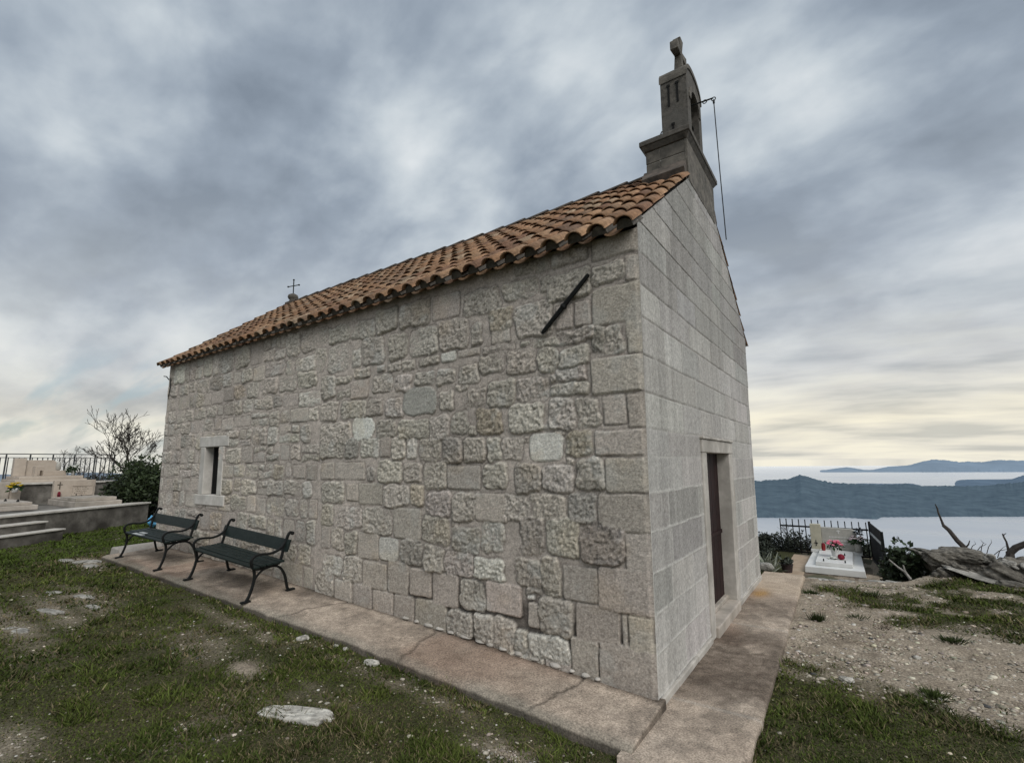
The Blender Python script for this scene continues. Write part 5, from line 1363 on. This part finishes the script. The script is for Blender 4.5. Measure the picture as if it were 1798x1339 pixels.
# ------------------------------------------------------------------ grave on the right
GZ_ = -.72
gt = MB().hexa([(-.5, 8.2, -1.2), (2.2, 8.2, -1.2), (2.2, 12.0, -1.2), (-.5, 12.0, -1.2)], [(-.5, 8.2, GZ_-.01), (2.2, 8.2, GZ_-.01), (2.2, 12.0, GZ_-.01), (-.5, 12.0, GZ_-.01)])
M['earth'] = mat('brown earth', (.10, .075, .055), (.20, .155, .115), scale=9, bump=.5, bscale=40, c3=(.07, .075, .04), scale3=2)
tag(gt.build('grave_plot', M['earth']), kind='structure')
M['beigecon'] = mat('beige concrete', (.33, .245, .17), (.42, .33, .24), scale=6, bump=.3)
tag(MB().box((-.19, 8.5, GZ_-.3), (.20, 11.2, GZ_+.005)).build('path', M['beigecon'], bevel=.008), kind='structure')
gv = empty('grave', (.74, 9.95, GZ_), 0, 'white marble grave with pale headstone inside the black fence', 'grave')
MB().hexa([(-.53, -1.0, 0), (.55, -1.0, 0), (.50, 1.2, 0), (-.50, 1.2, 0)], [(-.52, -.99, .13), (.54, -.99, .13), (.49, 1.2, .13), (-.49, 1.2, .13)]).build('base', M['marble'], gv, bevel=.01)
MB().box((-.33, -.78, .131), (.34, 1.0, .215)).build('cover_slab', M['marble'], gv, bevel=.012)
MB().box((-.52, .98, .131), (-.31, 1.2, .20)).box((.34, .98, .131), (.53, 1.2, .20)).build('corner_block', M['marble'], gv, bevel=.008)
pl_ = MB().box((-.50, 1.02, .201), (-.27, 1.18, .80)).build('pillar', M['marbleyellow'], gv, bevel=.008)
MB().box((-.402, 1.008, .28), (-.388, 1.019, .42)).box((-.435, 1.0085, .345), (-.355, 1.0185, .36)).build('cross', M['iron'], pl_)
arc = [(.33+.12*math.cos(t), .60+.12*math.sin(t)) for t in np.linspace(0, math.pi/2, 8)]
hg = MB().prism([(-.265, .201), (.45, .201)]+arc+[(-.265, .735)], 1.04, 1.15, 'y').build('headstone', M['marblewarm'], gv, bevel=.006)
MB().box((.08, 1.033, .60), (.10, 1.0395, .69)).box((.05, 1.0335, .655), (.13, 1.039, .67)).build('cross', M['marble'], hg)
lt = MB(); Rq = random.Random(4)
for r in range(3):
    x = -.12+Rq.uniform(0, .05)
    while x < .30: lt.box((x, 1.036, .50-r*.075), (x+.014, 1.0395, .53-r*.075)); x += .03
lt.build('inscription', M['marble'], hg)['kind'] = 'stuff'
vz = empty('flower_vase', (.76, 9.90, GZ_+.216), 0, 'round bunch of pink flowers in a white vase on the grave slab', 'flowers')
MB().lathe([(.05, 0), (.062, .01), (.066, .06), (.08, .15), (.10, .235), (.09, .235)], (0, 0, 0), 18).build('vase', M['marble'], vz, smooth=True)
flower_bunch(vz, (0, 0, .26), .14, 34, M['pink'], 11, 110)
rlm = empty('grave_lantern', (.50, 10.75, GZ_+.216), 0, 'red grave lantern standing before the headstone', 'lantern')
MB().lathe([(.034, 0), (.042, .02), (.044, .11), (.038, .14)], (0, 0, 0), 14).build('glass', M['red'], rlm)
MB().lathe([(.042, .141), (.037, .16), (.013, .178)], (0, 0, 0), 14).build('lid', M['darkred'], rlm)
ar = empty('flower_arrangement', (.80, 9.62, GZ_+.216), 0, 'small lying arrangement of pale and dark red flowers before the white vase', 'flowers')
flower_bunch(ar, (-.09, 0, .0), .085, 12, M['whiteflower'], 13, 50)
rdm = MB().lathe([(.02, 0), (.06, .02), (.07, .06), (.055, .10), (.02, .12)], (.075, 0, 0), 12).build('candle', M['darkred'], ar)
wf2 = empty('flower_vase', (1.20, 10.95, GZ_+.2), 0, 'pale pinkish flowers in a grey vase at the right side of the headstone', 'flowers')
MB().lathe([(.05, 0), (.075, .03), (.075, .18), (.065, .2)], (0, 0, 0), 14).build('vase', M['marblewarm'], wf2, smooth=True)
flower_bunch(wf2, (0, 0, .27), .15, 18, M['paleflower'], 17, 80); leaf_cloud('leaves', M['leaf'], (.02, 0, .46), (.1, .08, .1), 60, .07, (.03, .035, .04), wf2, seed=8)
for nm, p in (('left', (.56, 9.25)), ('right', (.95, 9.25)), ('back', (.93, 10.2))):
    o = MB().lathe([(.012, 0), (.014, .01), (.010, .05), (.004, .055)], (0, 0, 0), 8).build('slab_knob', M['iron'])
    o.location = (p[0], p[1], GZ_+.216)
    tag(o, 'small dark metal knob on the white grave slab, %s one' % {'left': 'front left', 'right': 'front right', 'back': 'back right'}[nm], 'knob', 'knobs on the grave slab')
# fence
fnc = empty('iron_fence', (0, 11.4, GZ_), 0, 'black iron bar fence behind the white grave', 'fence')
FX0, FX1 = -.47, 1.44
MB().box((FX0, -.012, .66), (FX1, .012, .70)).build('rail', M['iron'], fnc)
MB().box((FX0, -.012, .02), (FX1, .012, .06)).build('rail', M['iron'], fnc)
for k in range(14):
    x = FX0+.012+(FX1-FX0-.05)*k/13
    MB().box((x-.011, -.0115, -.05), (x+.011, .0125, .86+.0*k)).build('bar', M['iron'], fnc)
gp = empty('metal_gate', (1.46, 11.36, GZ_), 0, 'black sheet metal fence panel with a pale stripe at the right of the grave', 'fence panel')
def gate_pt(t, z, o_=0): return (.0+.17*t+o_, -2.02*t, z)
gm_ = MB(); gm_.hexa([gate_pt(0, .03, 0), gate_pt(1, .01, 0), gate_pt(1, .01, .02), gate_pt(0, .03, .02)], [gate_pt(0, .87, 0), gate_pt(1, .88, 0), gate_pt(1, .88, .02), gate_pt(0, .87, .02)])
gm_.build('panel', M['gatepaint'], gp)
gs = MB(); gs.hexa([gate_pt(.06, .60, -.006), gate_pt(.90, .60, -.006), gate_pt(.90, .60, .0), gate_pt(.06, .60, .0)], [gate_pt(.06, .66, -.006), gate_pt(.90, .66, -.006), gate_pt(.90, .66, .0), gate_pt(.06, .66, .0)])
gs.build('stripe', M['palegrey'], gp)
gb = MB(); gb.hexa([gate_pt(0, -.05, -.012), gate_pt(1, -.05, -.012), gate_pt(1, -.05, .03), gate_pt(0, -.05, .03)], [gate_pt(0, .029, -.012), gate_pt(1, .009, -.012), gate_pt(1, .009, .03), gate_pt(0, .029, .03)])
gb.build('bottom_rail', M['rail'], gp)
for t in (0, 1): MB().box((gate_pt(t, 0)[0]-.015, gate_pt(t, 0)[1]-.015, -.1), (gate_pt(t, 0)[0]+.035, gate_pt(t, 0)[1]+.02, .89)).build('post', M['iron'], gp)
# plants around the grave
pp = empty('potted_plant', (-.10, 8.75, GZ_), 0, 'dark pot with a spiky grey green plant at the left of the grave path', 'potted plant')
MB().lathe([(.09, 0), (.12, .16), (.13, .17), (.11, .17)], (0, 0, 0), 14).build('pot', M['pot'], pp)
leaf_cloud('leaves', M['leaf'], (0, 0, .18), (.10, .10, .08), 60, .12, (.06, .07, .055), pp, seed=3, up=.8)
pa = empty('agave_plant', (-.46, 8.6, GZ_), 0, 'pale variegated spiky plant between the chapel corner and the pot', 'plant')
ag = MB(); Ra = random.Random(5)
for k in range(38):
    a = Ra.uniform(0, 6.28); e = Ra.uniform(.3, 1.3); ln = Ra.uniform(.28, .52)
    ox, oy = Ra.uniform(-.16, .14), Ra.uniform(-.1, .1)
    d = Vector((math.cos(a)*math.cos(e), math.sin(a)*math.cos(e), math.sin(e))); s_ = d.cross(Vector((0, 0, 1))).normalized()*.026
    p = Vector((ox, oy, 0)); ag.add([p-s_*.6, p+s_*.6, p+d*ln*.6+s_, p+d*ln+Vector((0, 0, -.03)), p+d*ln*.6-s_], [(0, 1, 2, 3, 4)])
M['agave'] = mat('agave leaf', (.10, .12, .08), (.42, .43, .36), scale=22, rough=.5, bump=0)
ag.build('leaves', M['agave'], pa)
wb = tag(rock((-.28, 7.2, -.36), (.13, .08, .075), .1, 'pale stone block beyond the far end of the front walkway', 'rock', seed=61, rough=.15), None)
def shrub(name, loc, radii, n, size, col, seed, label, clumps=26, group=None, aspect=2.2):
    t = empty(name, loc, 0, label, 'bush', group)
    leaf_cloud('foliage', M['leaf'], (0, 0, radii[2]*.8), radii, n, size, col, t, clumps=clumps, seed=seed, aspect=aspect, shell=.3)
    mb = MB(); R_ = random.Random(seed)
    for k in range(8):
        a = R_.uniform(0, 6.28); q = R_.uniform(.3, .9)
        mb.tube([(0, 0, -.3), (radii[0]*q*.4*math.cos(a), radii[1]*q*.4*math.sin(a), radii[2]*.7), (radii[0]*q*math.cos(a), radii[1]*q*math.sin(a), radii[2]*1.4)], [.02, .012, .004], 5)
    mb.build('branches', M['bark'], t)
    return t
shrub('green_shrub', (-.85, 10.0, -.86), (.65, .4, .30), 3400, .07, (.030, .036, .026), 31, 'dark low shrub behind the left end of the black fence', group='shrubs beyond the grave')
shrub('green_shrub', (-.05, 12.1, -.95), (.5, .4, .38), 2200, .07, (.034, .04, .03), 32, 'dark low shrub seen through the bars left of the headstone', group='shrubs beyond the grave')
shrub('green_shrub', (1.35, 12.1, -.98), (.45, .4, .36), 1700, .07, (.034, .042, .03), 33, 'dark low shrub seen through the bars right of the headstone', group='shrubs beyond the grave')
shrub('green_shrub', (-.75, 11.7, -.85), (.7, .45, .30), 3000, .07, (.028, .034, .024), 35, 'dark low shrub behind the fence end beyond the pale spiky plant', group='shrubs beyond the grave')
bare_tree('bare_shrub', (-.35, 12.0, -1.0), 1.1, 14, 'small leafless twiggy shrub behind the left part of the black fence', trunks=2, levels=4, r0_=.014, spread=.6, cat='bush')
shrub('leafy_bush', (1.84, 6.95, -.42), (.33, .28, .40), 1900, .085, (.024, .036, .017), 41, 'bush of glossy dark rounded leaves between the fence panel and the rocks', clumps=46, aspect=1.7)
shrub('leafy_bush', (2.0, 8.4, -.9), (.5, .4, .45), 2200, .09, (.018, .026, .013), 42, 'darker bush behind the leafy bush at the end of the fence panel', clumps=40, aspect=1.7)
o = MB().tube([(1.62, 6.55, .06), (1.72, 6.52, -.04), (1.80, 6.50, -.10), (1.86, 6.45, -.20)], [.012, .016, .02, .024], 6).tube([(1.79, 6.50, .0), (1.80, 6.5, -.08), (1.83, 6.48, -.15)], [.01, .014, .018], 6).build('dead_stick', M['palewood'])
tag(o, 'pale forked dead stick at the foot of the leafy bush', 'branch')
# dead branches standing in the outcrop
db = MB()
db.tube([(2.327, 6.88, .935), (2.346, 6.878, .865), (2.350, 6.878, .80), (2.378, 6.875, .665), (2.387, 6.874, .615)], [.006, .012, .013, .016, .020], 7)
db.tube([(2.372, 6.874, .605), (2.39, 6.874, .60), (2.446, 6.868, .535), (2.521, 6.86, .389), (2.60, 6.853, .28), (2.68, 6.84, .12)], [.014, .026, .030, .034, .038, .04], 7)
db.tube([(2.60, 6.85, .27), (2.65, 6.84, .34), (2.67, 6.83, .40)], [.014, .010, .005], 5)
tag(db.build('dead_branch', M['deadwood']), 'crooked bare dead branch rising from the rock outcrop', 'branch')
db = MB()
db.tube([(3.45, 6.72, .52), (3.26, 6.75, .405), (3.16, 6.77, .34), (3.09, 6.78, .26), (3.08, 6.75, .05)], [.035, .042, .046, .05, .055], 7)
db.tube([(3.08, 6.78, .29), (3.072, 6.781, .42), (3.052, 6.782, .49), (3.045, 6.782, .535)], [.018, .012, .011, .008], 6)
db.tube([(3.05, 6.782, .51), (3.085, 6.78, .545)], [.008, .004], 5)
tag(db.build('dead_branch', M['deadwood']), 'thick dark forked dead branch at the right picture edge', 'branch')
db = MB(); Rz = random.Random(3)
for k in range(7):
    p = Vector((2.62+.06*k, 6.62, .25-.01*k)); q = p+Vector((Rz.uniform(.05, .2), 0, Rz.uniform(.05, .2))); db.tube([p, (p+q)/2+Vector((0, 0, .03)), q], [.006, .005, .003], 5)
    db.tube([q, q+Vector((Rz.uniform(-.06, .06), 0, .04))], [.003, .002], 4)
tag(db.build('dead_twigs', M['deadwood']), 'thin dead twigs lying over the top of the rock outcrop', 'twigs')

# ------------------------------------------------------------------ sea and land
def seamat():
    m = bpy.data.materials.new('sea water'); nt, N, L, P = nodes_of(m)
    tc = N.new('ShaderNodeTexCoord')
    P.inputs['Base Color'].default_value = (.42, .455, .505, 1); P.inputs['Roughness'].default_value = .30; P.inputs['Specular IOR Level'].default_value = .5
    mp = N.new('ShaderNodeMapping'); mp.inputs['Scale'].default_value = (.02, .05, .02); L.new(tc.outputs['Object'], mp.inputs[0])
    n = N.new('ShaderNodeTexNoise'); n.inputs['Scale'].default_value = 1; n.inputs['Detail'].default_value = 5; L.new(mp.outputs[0], n.inputs['Vector'])
    b = N.new('ShaderNodeBump'); b.inputs['Strength'].default_value = .3; b.inputs['Distance'].default_value = 2.0; L.new(n.outputs['Fac'], b.inputs['Height']); L.new(b.outputs['Normal'], P.inputs['Normal'])
    # wind streaks
    mp2 = N.new('ShaderNodeMapping'); mp2.inputs['Scale'].default_value = (.0006, .0035, 1); mp2.inputs['Rotation'].default_value = (0, 0, .15); L.new(tc.outputs['Object'], mp2.inputs[0])
    n2 = N.new('ShaderNodeTexNoise'); n2.inputs['Scale'].default_value = 1; n2.inputs['Detail'].default_value = 4; L.new(mp2.outputs[0], n2.inputs['Vector'])
    r = N.new('ShaderNodeMapRange'); r.inputs[1].default_value = .3; r.inputs[2].default_value = .7; r.inputs[3].default_value = .22; r.inputs[4].default_value = .38
    L.new(n2.outputs['Fac'], r.inputs[0]); L.new(r.outputs[0], P.inputs['Roughness'])
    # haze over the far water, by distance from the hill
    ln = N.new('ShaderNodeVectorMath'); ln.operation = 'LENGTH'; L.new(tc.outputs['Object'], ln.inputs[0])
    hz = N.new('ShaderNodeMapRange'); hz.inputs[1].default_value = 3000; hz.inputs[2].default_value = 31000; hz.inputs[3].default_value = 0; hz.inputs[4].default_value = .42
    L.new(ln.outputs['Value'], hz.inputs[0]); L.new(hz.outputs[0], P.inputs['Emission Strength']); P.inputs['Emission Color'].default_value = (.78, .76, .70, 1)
    return m
rings = [0, 600, 1500, 3000, 5000, 8000, 12000, 18000, 25000, 31000]
nseg = 180
V = [(0, 0, -300)]; F3 = []; F4 = []
for i, r in enumerate(rings[1:]):
    for k in range(nseg): V.append((r*math.cos(2*math.pi*k/nseg), r*math.sin(2*math.pi*k/nseg), -300))
for k in range(nseg): F3.append((0, 1+k, 1+(k+1) % nseg))
for i in range(len(rings)-2):
    for k in range(nseg):
        a = 1+i*nseg+k; b = 1+i*nseg+(k+1) % nseg; F4.append((a, a+nseg, b+nseg, b))
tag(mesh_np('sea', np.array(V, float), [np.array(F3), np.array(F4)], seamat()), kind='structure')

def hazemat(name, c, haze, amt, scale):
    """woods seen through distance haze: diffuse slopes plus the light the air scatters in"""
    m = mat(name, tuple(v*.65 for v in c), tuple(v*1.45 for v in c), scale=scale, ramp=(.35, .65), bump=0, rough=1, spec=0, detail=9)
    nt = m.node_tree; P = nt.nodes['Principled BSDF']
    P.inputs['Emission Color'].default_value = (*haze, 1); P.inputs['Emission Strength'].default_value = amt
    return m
def land(name, data, back, mat_, seed, wob=.13):
    az = np.array([d[0] for d in data]); D0 = np.array([d[1] for d in data], float); zt = np.array([d[2] for d in data], float)
    n = max(300, len(data)*6)
    u = np.linspace(0, len(data)-1, n)
    azs = np.interp(u, np.arange(len(data)), az); d0 = np.interp(u, np.arange(len(data)), D0); z1 = np.interp(u, np.arange(len(data)), zt)
    ts = np.concatenate([[-.02], np.linspace(0, 1, 22), [1.3, 1.8, 2.2]])
    A, T = np.meshgrid(np.arange(n), ts, indexing='ij')
    nz = fbm(A*.07, T*4, seed, 5)-.5
    prof = np.where(T <= 1, np.clip(T, 0, 1)**.62, np.clip(1-(T-1)/1.1, 0, 1))
    amp = np.sin(np.clip(T, 0, 1)*math.pi)*.17
    ztop = z1[:, None]+np.clip(T, 0, 1)**4*(fbm(A*.30, A*0+seed, seed+1, 6, .62)-.5)*(z1[:, None]+300)*wob
    Z = -303+(ztop+303)*np.clip(prof+nz*amp, -.02, .99*(prof > .99)+.985)
    Z = np.where(T < 0, -306, Z)
    shore = (fbm(A*.25, A*0+9, seed+2, 4)-.5)*D0.mean()*.012
    D_ = d0[:, None]+np.where(T <= .3, shore*(1-np.clip(T, 0, .3)/.3), 0)+T*back
    X_ = CAM.x+np.sin(azs)[:, None]*D_; Y_ = CAM.y+np.cos(azs)[:, None]*D_
    o = mesh_np(name, np.stack([X_, Y_, Z], -1).reshape(-1, 3), grid_faces(n, len(ts), flip=True), mat_, smooth=True)
    return tag(o, kind='structure')
PEN = [(-0.8276, 2808, -299), (-0.819, 2802, -299), (-0.8103, 2797, -299), (-0.8016, 2792, -299), (-0.7929, 2787, -299), (-0.7842, 2783, -299), (-0.7754, 2778, -299), (-0.7666, 2774, -299), (-0.7577, 2770, -299), (-0.7489, 2767, -299), (-0.74, 2763, -299), (-0.7311, 2760, -299), (-0.7222, 2757, -299), (-0.7133, 2754, -299), (-0.7043, 2751, -299), (-0.6953, 2749, -299), (-0.6863, 2747, -299), (-0.6773, 2745, -299), (-0.6683, 2743, -299), (-0.6593, 2742, -299), (-0.6503, 2740, -299), (-0.6412, 2739, -299), (-0.6322, 2738, -299), (-0.6231, 2738, -299), (-0.6141, 2737, -299), (-0.605, 2737, -299), (-0.596, 2737, -299), (-0.5869, 2738, -299), (-0.5778, 2738, -299), (-0.5688, 2739, -299), (-0.5598, 2740, -299), (-0.5507, 2741, -299), (-0.5417, 2743, -296), (-0.5327, 2744, -290), (-0.5237, 2746, -284), (-0.5147, 2748, -279), (-0.5057, 2750, -273), (-0.4967, 2753, -267), (-0.4878, 2756, -262), (-0.4789, 2759, -258), (-0.4699, 2762, -253), (-0.4611, 2765, -249), (-0.4522, 2769, -244), (-0.4434, 2773, -240), (-0.4345, 2777, -235), (-0.4258, 2781, -231), (-0.417, 2786, -227), (-0.4083, 2790, -222), (-0.3996, 2795, -218), (-0.3909, 2800, -216), (-0.3823, 2806, -213), (-0.3736, 2811, -210), (-0.3651, 2817, -207), (-0.3565, 2823, -204), (-0.348, 2829, -202), (-0.3396, 2835, -199), (-0.3312, 2842, -196), (-0.3228, 2849, -193), (-0.3144, 2856, -191), (-0.3061, 2863, -188), (-0.2979, 2870, -185), (-0.2897, 2876, -184), (-0.2815, 2882, -183), (-0.2734, 2888, -182), (-0.2653, 2894, -180), (-0.2573, 2900, -179), (-0.2493, 2907, -178), (-0.2413, 2914, -177), (-0.2334, 2920, -176), (-0.2256, 2928, -175), (-0.2178, 2935, -174), (-0.2101, 2942, -172), (-0.2024, 2950, -171), (-0.1947, 2957, -170), (-0.1871, 2965, -169), (-0.1796, 2973, -168), (-0.1721, 2982, -167), (-0.1646, 2990, -165), (-0.1573, 2999, -164), (-0.1499, 3007, -160), (-0.1426, 3016, -156), (-0.1354, 3025, -151), (-0.1282, 3034, -150), (-0.1211, 3043, -149), (-0.114, 3053, -148), (-0.107, 3062, -147), (-0.1, 3072, -144), (-0.0931, 3082, -137), (-0.0862, 3092, -126), (-0.0794, 3102, -111), (-0.0727, 3112, -119), (-0.066, 3122, -128), (-0.0593, 3133, -139), (-0.0527, 3143, -150), (-0.0462, 3154, -158), (-0.0397, 3165, -165), (-0.0333, 3176, -172), (-0.0269, 3187, -175), (-0.0206, 3190, -176), (-0.0144, 3185, -178), (-0.0082, 3181, -179), (-0.0021, 3177, -179), (0.004, 3173, -180), (0.01, 3166, -181), (0.016, 3157, -181), (0.022, 3187, -183), (0.0282, 3304, -187), (0.0341, 3318, -187), (0.0399, 3331, -187), (0.0457, 3345, -187), (0.0514, 3358, -187), (0.0571, 3372, -185), (0.0627, 3386, -184), (0.0683, 3400, -186), (0.0738, 3414, -190), (0.0793, 3428, -195), (0.0847, 3443, -199), (0.0901, 3457, -200), (0.0954, 3472, -200), (0.1007, 3486, -199), (0.1059, 3501, -199), (0.1111, 3516, -199), (0.1162, 3530, -199), (0.1213, 3545, -200), (0.1264, 3560, -200), (0.1314, 3575, -201), (0.1363, 3589, -200), (0.1412, 3602, -199), (0.1461, 3616, -198), (0.1509, 3629, -197), (0.1557, 3643, -196), (0.1604, 3657, -193), (0.1651, 3670, -189), (0.1698, 3684, -186), (0.1744, 3698, -182), (0.1789, 3712, -179), (0.1835, 3726, -176), (0.188, 3740, -172), (0.1924, 3756, -170), (0.1968, 3773, -168), (0.2012, 3790, -166), (0.2055, 3807, -164), (0.2098, 3824, -163), (0.2141, 3842, -161), (0.2183, 3859, -159), (0.2225, 3877, -157), (0.2266, 3894, -155), (0.2307, 3912, -154), (0.2348, 3929, -152), (0.2388, 3947, -150), (0.2428, 3965, -148), (0.2468, 3982, -148), (0.2507, 4000, -147), (0.2546, 4018, -147), (0.2584, 4036, -146), (0.2622, 4054, -146), (0.266, 4072, -145), (0.2698, 4091, -145), (0.2735, 4109, -144), (0.2772, 4127, -144), (0.2808, 4145, -143), (0.2844, 4164, -143), (0.288, 4182, -142)]
HEAD = [(0.0974, 6455, -306), (0.1028, 6500, -306), (0.108, 6544, -306), (0.1133, 6589, -306), (0.1185, 6634, -305), (0.1236, 6680, -298), (0.1287, 6726, -284), (0.1337, 6773, -269), (0.1387, 6820, -261), (0.1437, 6867, -258), (0.1486, 6915, -259), (0.1534, 6963, -260), (0.1583, 7012, -262), (0.163, 7060, -267), (0.1678, 7110, -272), (0.1725, 7159, -274), (0.1771, 7209, -269), (0.1817, 7260, -258), (0.1863, 7311, -243), (0.1908, 7362, -226), (0.1953, 7414, -211), (0.1997, 7466, -202), (0.2041, 7518, -195), (0.2085, 7571, -190), (0.2128, 7625, -184), (0.2171, 7678, -178), (0.2213, 7732, -174), (0.2255, 7787, -171), (0.2297, 7842, -169), (0.2338, 7897, -169), (0.2379, 7953, -168), (0.242, 8009, -167), (0.246, 8066, -166), (0.25, 8123, -165), (0.2539, 8180, -164), (0.2578, 8238, -163), (0.2617, 8296, -162), (0.2655, 8355, -161), (0.2693, 8414, -160)]
MID = [(-0.0114, 5892, -264), (-0.0052, 5908, -257), (0.001, 5925, -250), (0.0072, 5942, -247), (0.0133, 5959, -248), (0.0193, 5976, -249), (0.0253, 5993, -250), (0.0312, 6011, -251), (0.0371, 6028, -252), (0.043, 6046, -252), (0.0488, 6064, -251), (0.0545, 6082, -250), (0.0602, 6100, -249), (0.0658, 6119, -248), (0.0714, 6137, -249), (0.0769, 6156, -259), (0.0824, 6175, -268)]
FAR = [(-0.0553, 14698, -321), (-0.0487, 14713, -299), (-0.0421, 14729, -276), (-0.0355, 14744, -254), (-0.029, 14761, -236), (-0.0226, 14778, -222), (-0.0162, 14795, -208), (-0.0098, 14813, -194), (-0.0036, 14832, -208), (0.0027, 14850, -231), (0.0088, 14870, -253), (0.015, 14890, -277), (0.021, 14910, -284), (0.0271, 14930, -260), (0.033, 14952, -236), (0.0389, 14973, -212), (0.0448, 14995, -188), (0.0506, 15017, -180), (0.0563, 15040, -171), (0.0621, 15063, -163), (0.0677, 15086, -155), (0.0733, 15110, -146), (0.0789, 15133, -114), (0.0844, 15158, -82), (0.0898, 15182, -56), (0.0952, 15207, -33), (0.1006, 15233, -10), (0.1059, 15258, -14), (0.1112, 15284, -18), (0.1164, 15310, -29), (0.1215, 15336, -45), (0.1266, 15363, -62), (0.1317, 15390, -78), (0.1367, 15417, -73), (0.1417, 15444, -63), (0.1467, 15471, -72), (0.1515, 15499, -81), (0.1564, 15527, -81), (0.1612, 15555, -67), (0.1659, 15583, -52), (0.1707, 15612, -38), (0.1753, 15641, -35), (0.18, 15670, -39), (0.1845, 15699, -43), (0.1891, 15728, -46), (0.1936, 15757, -50), (0.198, 15787, -52), (0.2025, 15817, -51), (0.2068, 15846, -50), (0.2112, 15876, -48), (0.2155, 15907, -47), (0.2197, 15937, -46), (0.224, 15967, -45), (0.2281, 15998, -44), (0.2323, 16028, -42), (0.2364, 16059, -41), (0.2405, 16090, -40), (0.2445, 16121, -39), (0.2485, 16152, -38), (0.2524, 16183, -43), (0.2564, 16214, -53), (0.2602, 16245, -64), (0.2641, 16277, -74), (0.2679, 16308, -84), (0.2717, 16340, -95), (0.2754, 16371, -105), (0.2792, 16403, -115), (0.2828, 16435, -125), (0.2865, 16466, -135), (0.2901, 16498, -145), (0.2937, 16530, -155), (0.2972, 16562, -165)]
LEFT = [(-1.4822, 18628, -133), (-1.4785, 18526, -134), (-1.4747, 18425, -135), (-1.4709, 18324, -135), (-1.467, 18223, -136), (-1.4631, 18123, -137), (-1.4592, 18024, -137), (-1.4552, 17924, -138), (-1.4512, 17826, -139), (-1.4471, 17728, -139), (-1.4431, 17630, -140), (-1.4389, 17533, -141), (-1.4348, 17436, -141), (-1.4306, 17340, -142), (-1.4264, 17244, -143), (-1.4221, 17148, -143), (-1.4178, 17054, -144), (-1.4134, 16959, -145), (-1.409, 16866, -145), (-1.4046, 16772, -146), (-1.4001, 16680, -148), (-1.3956, 16587, -150), (-1.3911, 16496, -152), (-1.3865, 16404, -154), (-1.3818, 16314, -156), (-1.3772, 16224, -158), (-1.3724, 16134, -160), (-1.3677, 16045, -158), (-1.3629, 15956, -155), (-1.358, 15868, -151), (-1.3531, 15781, -148), (-1.3481, 15694, -144), (-1.3432, 15607, -141), (-1.3381, 15522, -137), (-1.333, 15436, -134), (-1.3279, 15352, -131), (-1.3227, 15268, -127), (-1.3175, 15184, -124), (-1.3122, 15101, -120), (-1.3069, 15019, -119), (-1.3015, 14937, -125), (-1.2961, 14855, -130), (-1.2907, 14775, -136), (-1.2851, 14695, -141), (-1.2796, 14615, -147), (-1.274, 14536, -152), (-1.2683, 14458, -149), (-1.2626, 14381, -146), (-1.2568, 14304, -143), (-1.251, 14227, -140), (-1.2451, 14151, -137), (-1.2392, 14076, -133), (-1.2332, 14002, -130), (-1.2272, 13928, -127), (-1.2211, 13855, -124), (-1.215, 13782, -121), (-1.2088, 13710, -120), (-1.2025, 13639, -119), (-1.1963, 13569, -118), (-1.1899, 13499, -117), (-1.1835, 13429, -116), (-1.177, 13361, -115), (-1.1705, 13293, -114), (-1.164, 13226, -113), (-1.1574, 13159, -112), (-1.1507, 13094, -111), (-1.144, 13029, -110), (-1.1372, 12964, -109), (-1.1303, 12901, -108)]

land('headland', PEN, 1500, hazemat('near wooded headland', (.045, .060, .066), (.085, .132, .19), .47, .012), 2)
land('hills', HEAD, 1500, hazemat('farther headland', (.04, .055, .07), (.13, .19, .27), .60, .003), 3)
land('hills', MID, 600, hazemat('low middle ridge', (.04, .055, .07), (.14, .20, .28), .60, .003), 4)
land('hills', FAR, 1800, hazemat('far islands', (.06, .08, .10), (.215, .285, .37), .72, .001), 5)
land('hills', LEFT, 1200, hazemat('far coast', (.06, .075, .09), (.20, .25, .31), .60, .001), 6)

S.render.engine = 'CYCLES'
S.cycles.use_denoising = True
S.cycles.max_bounces = 5
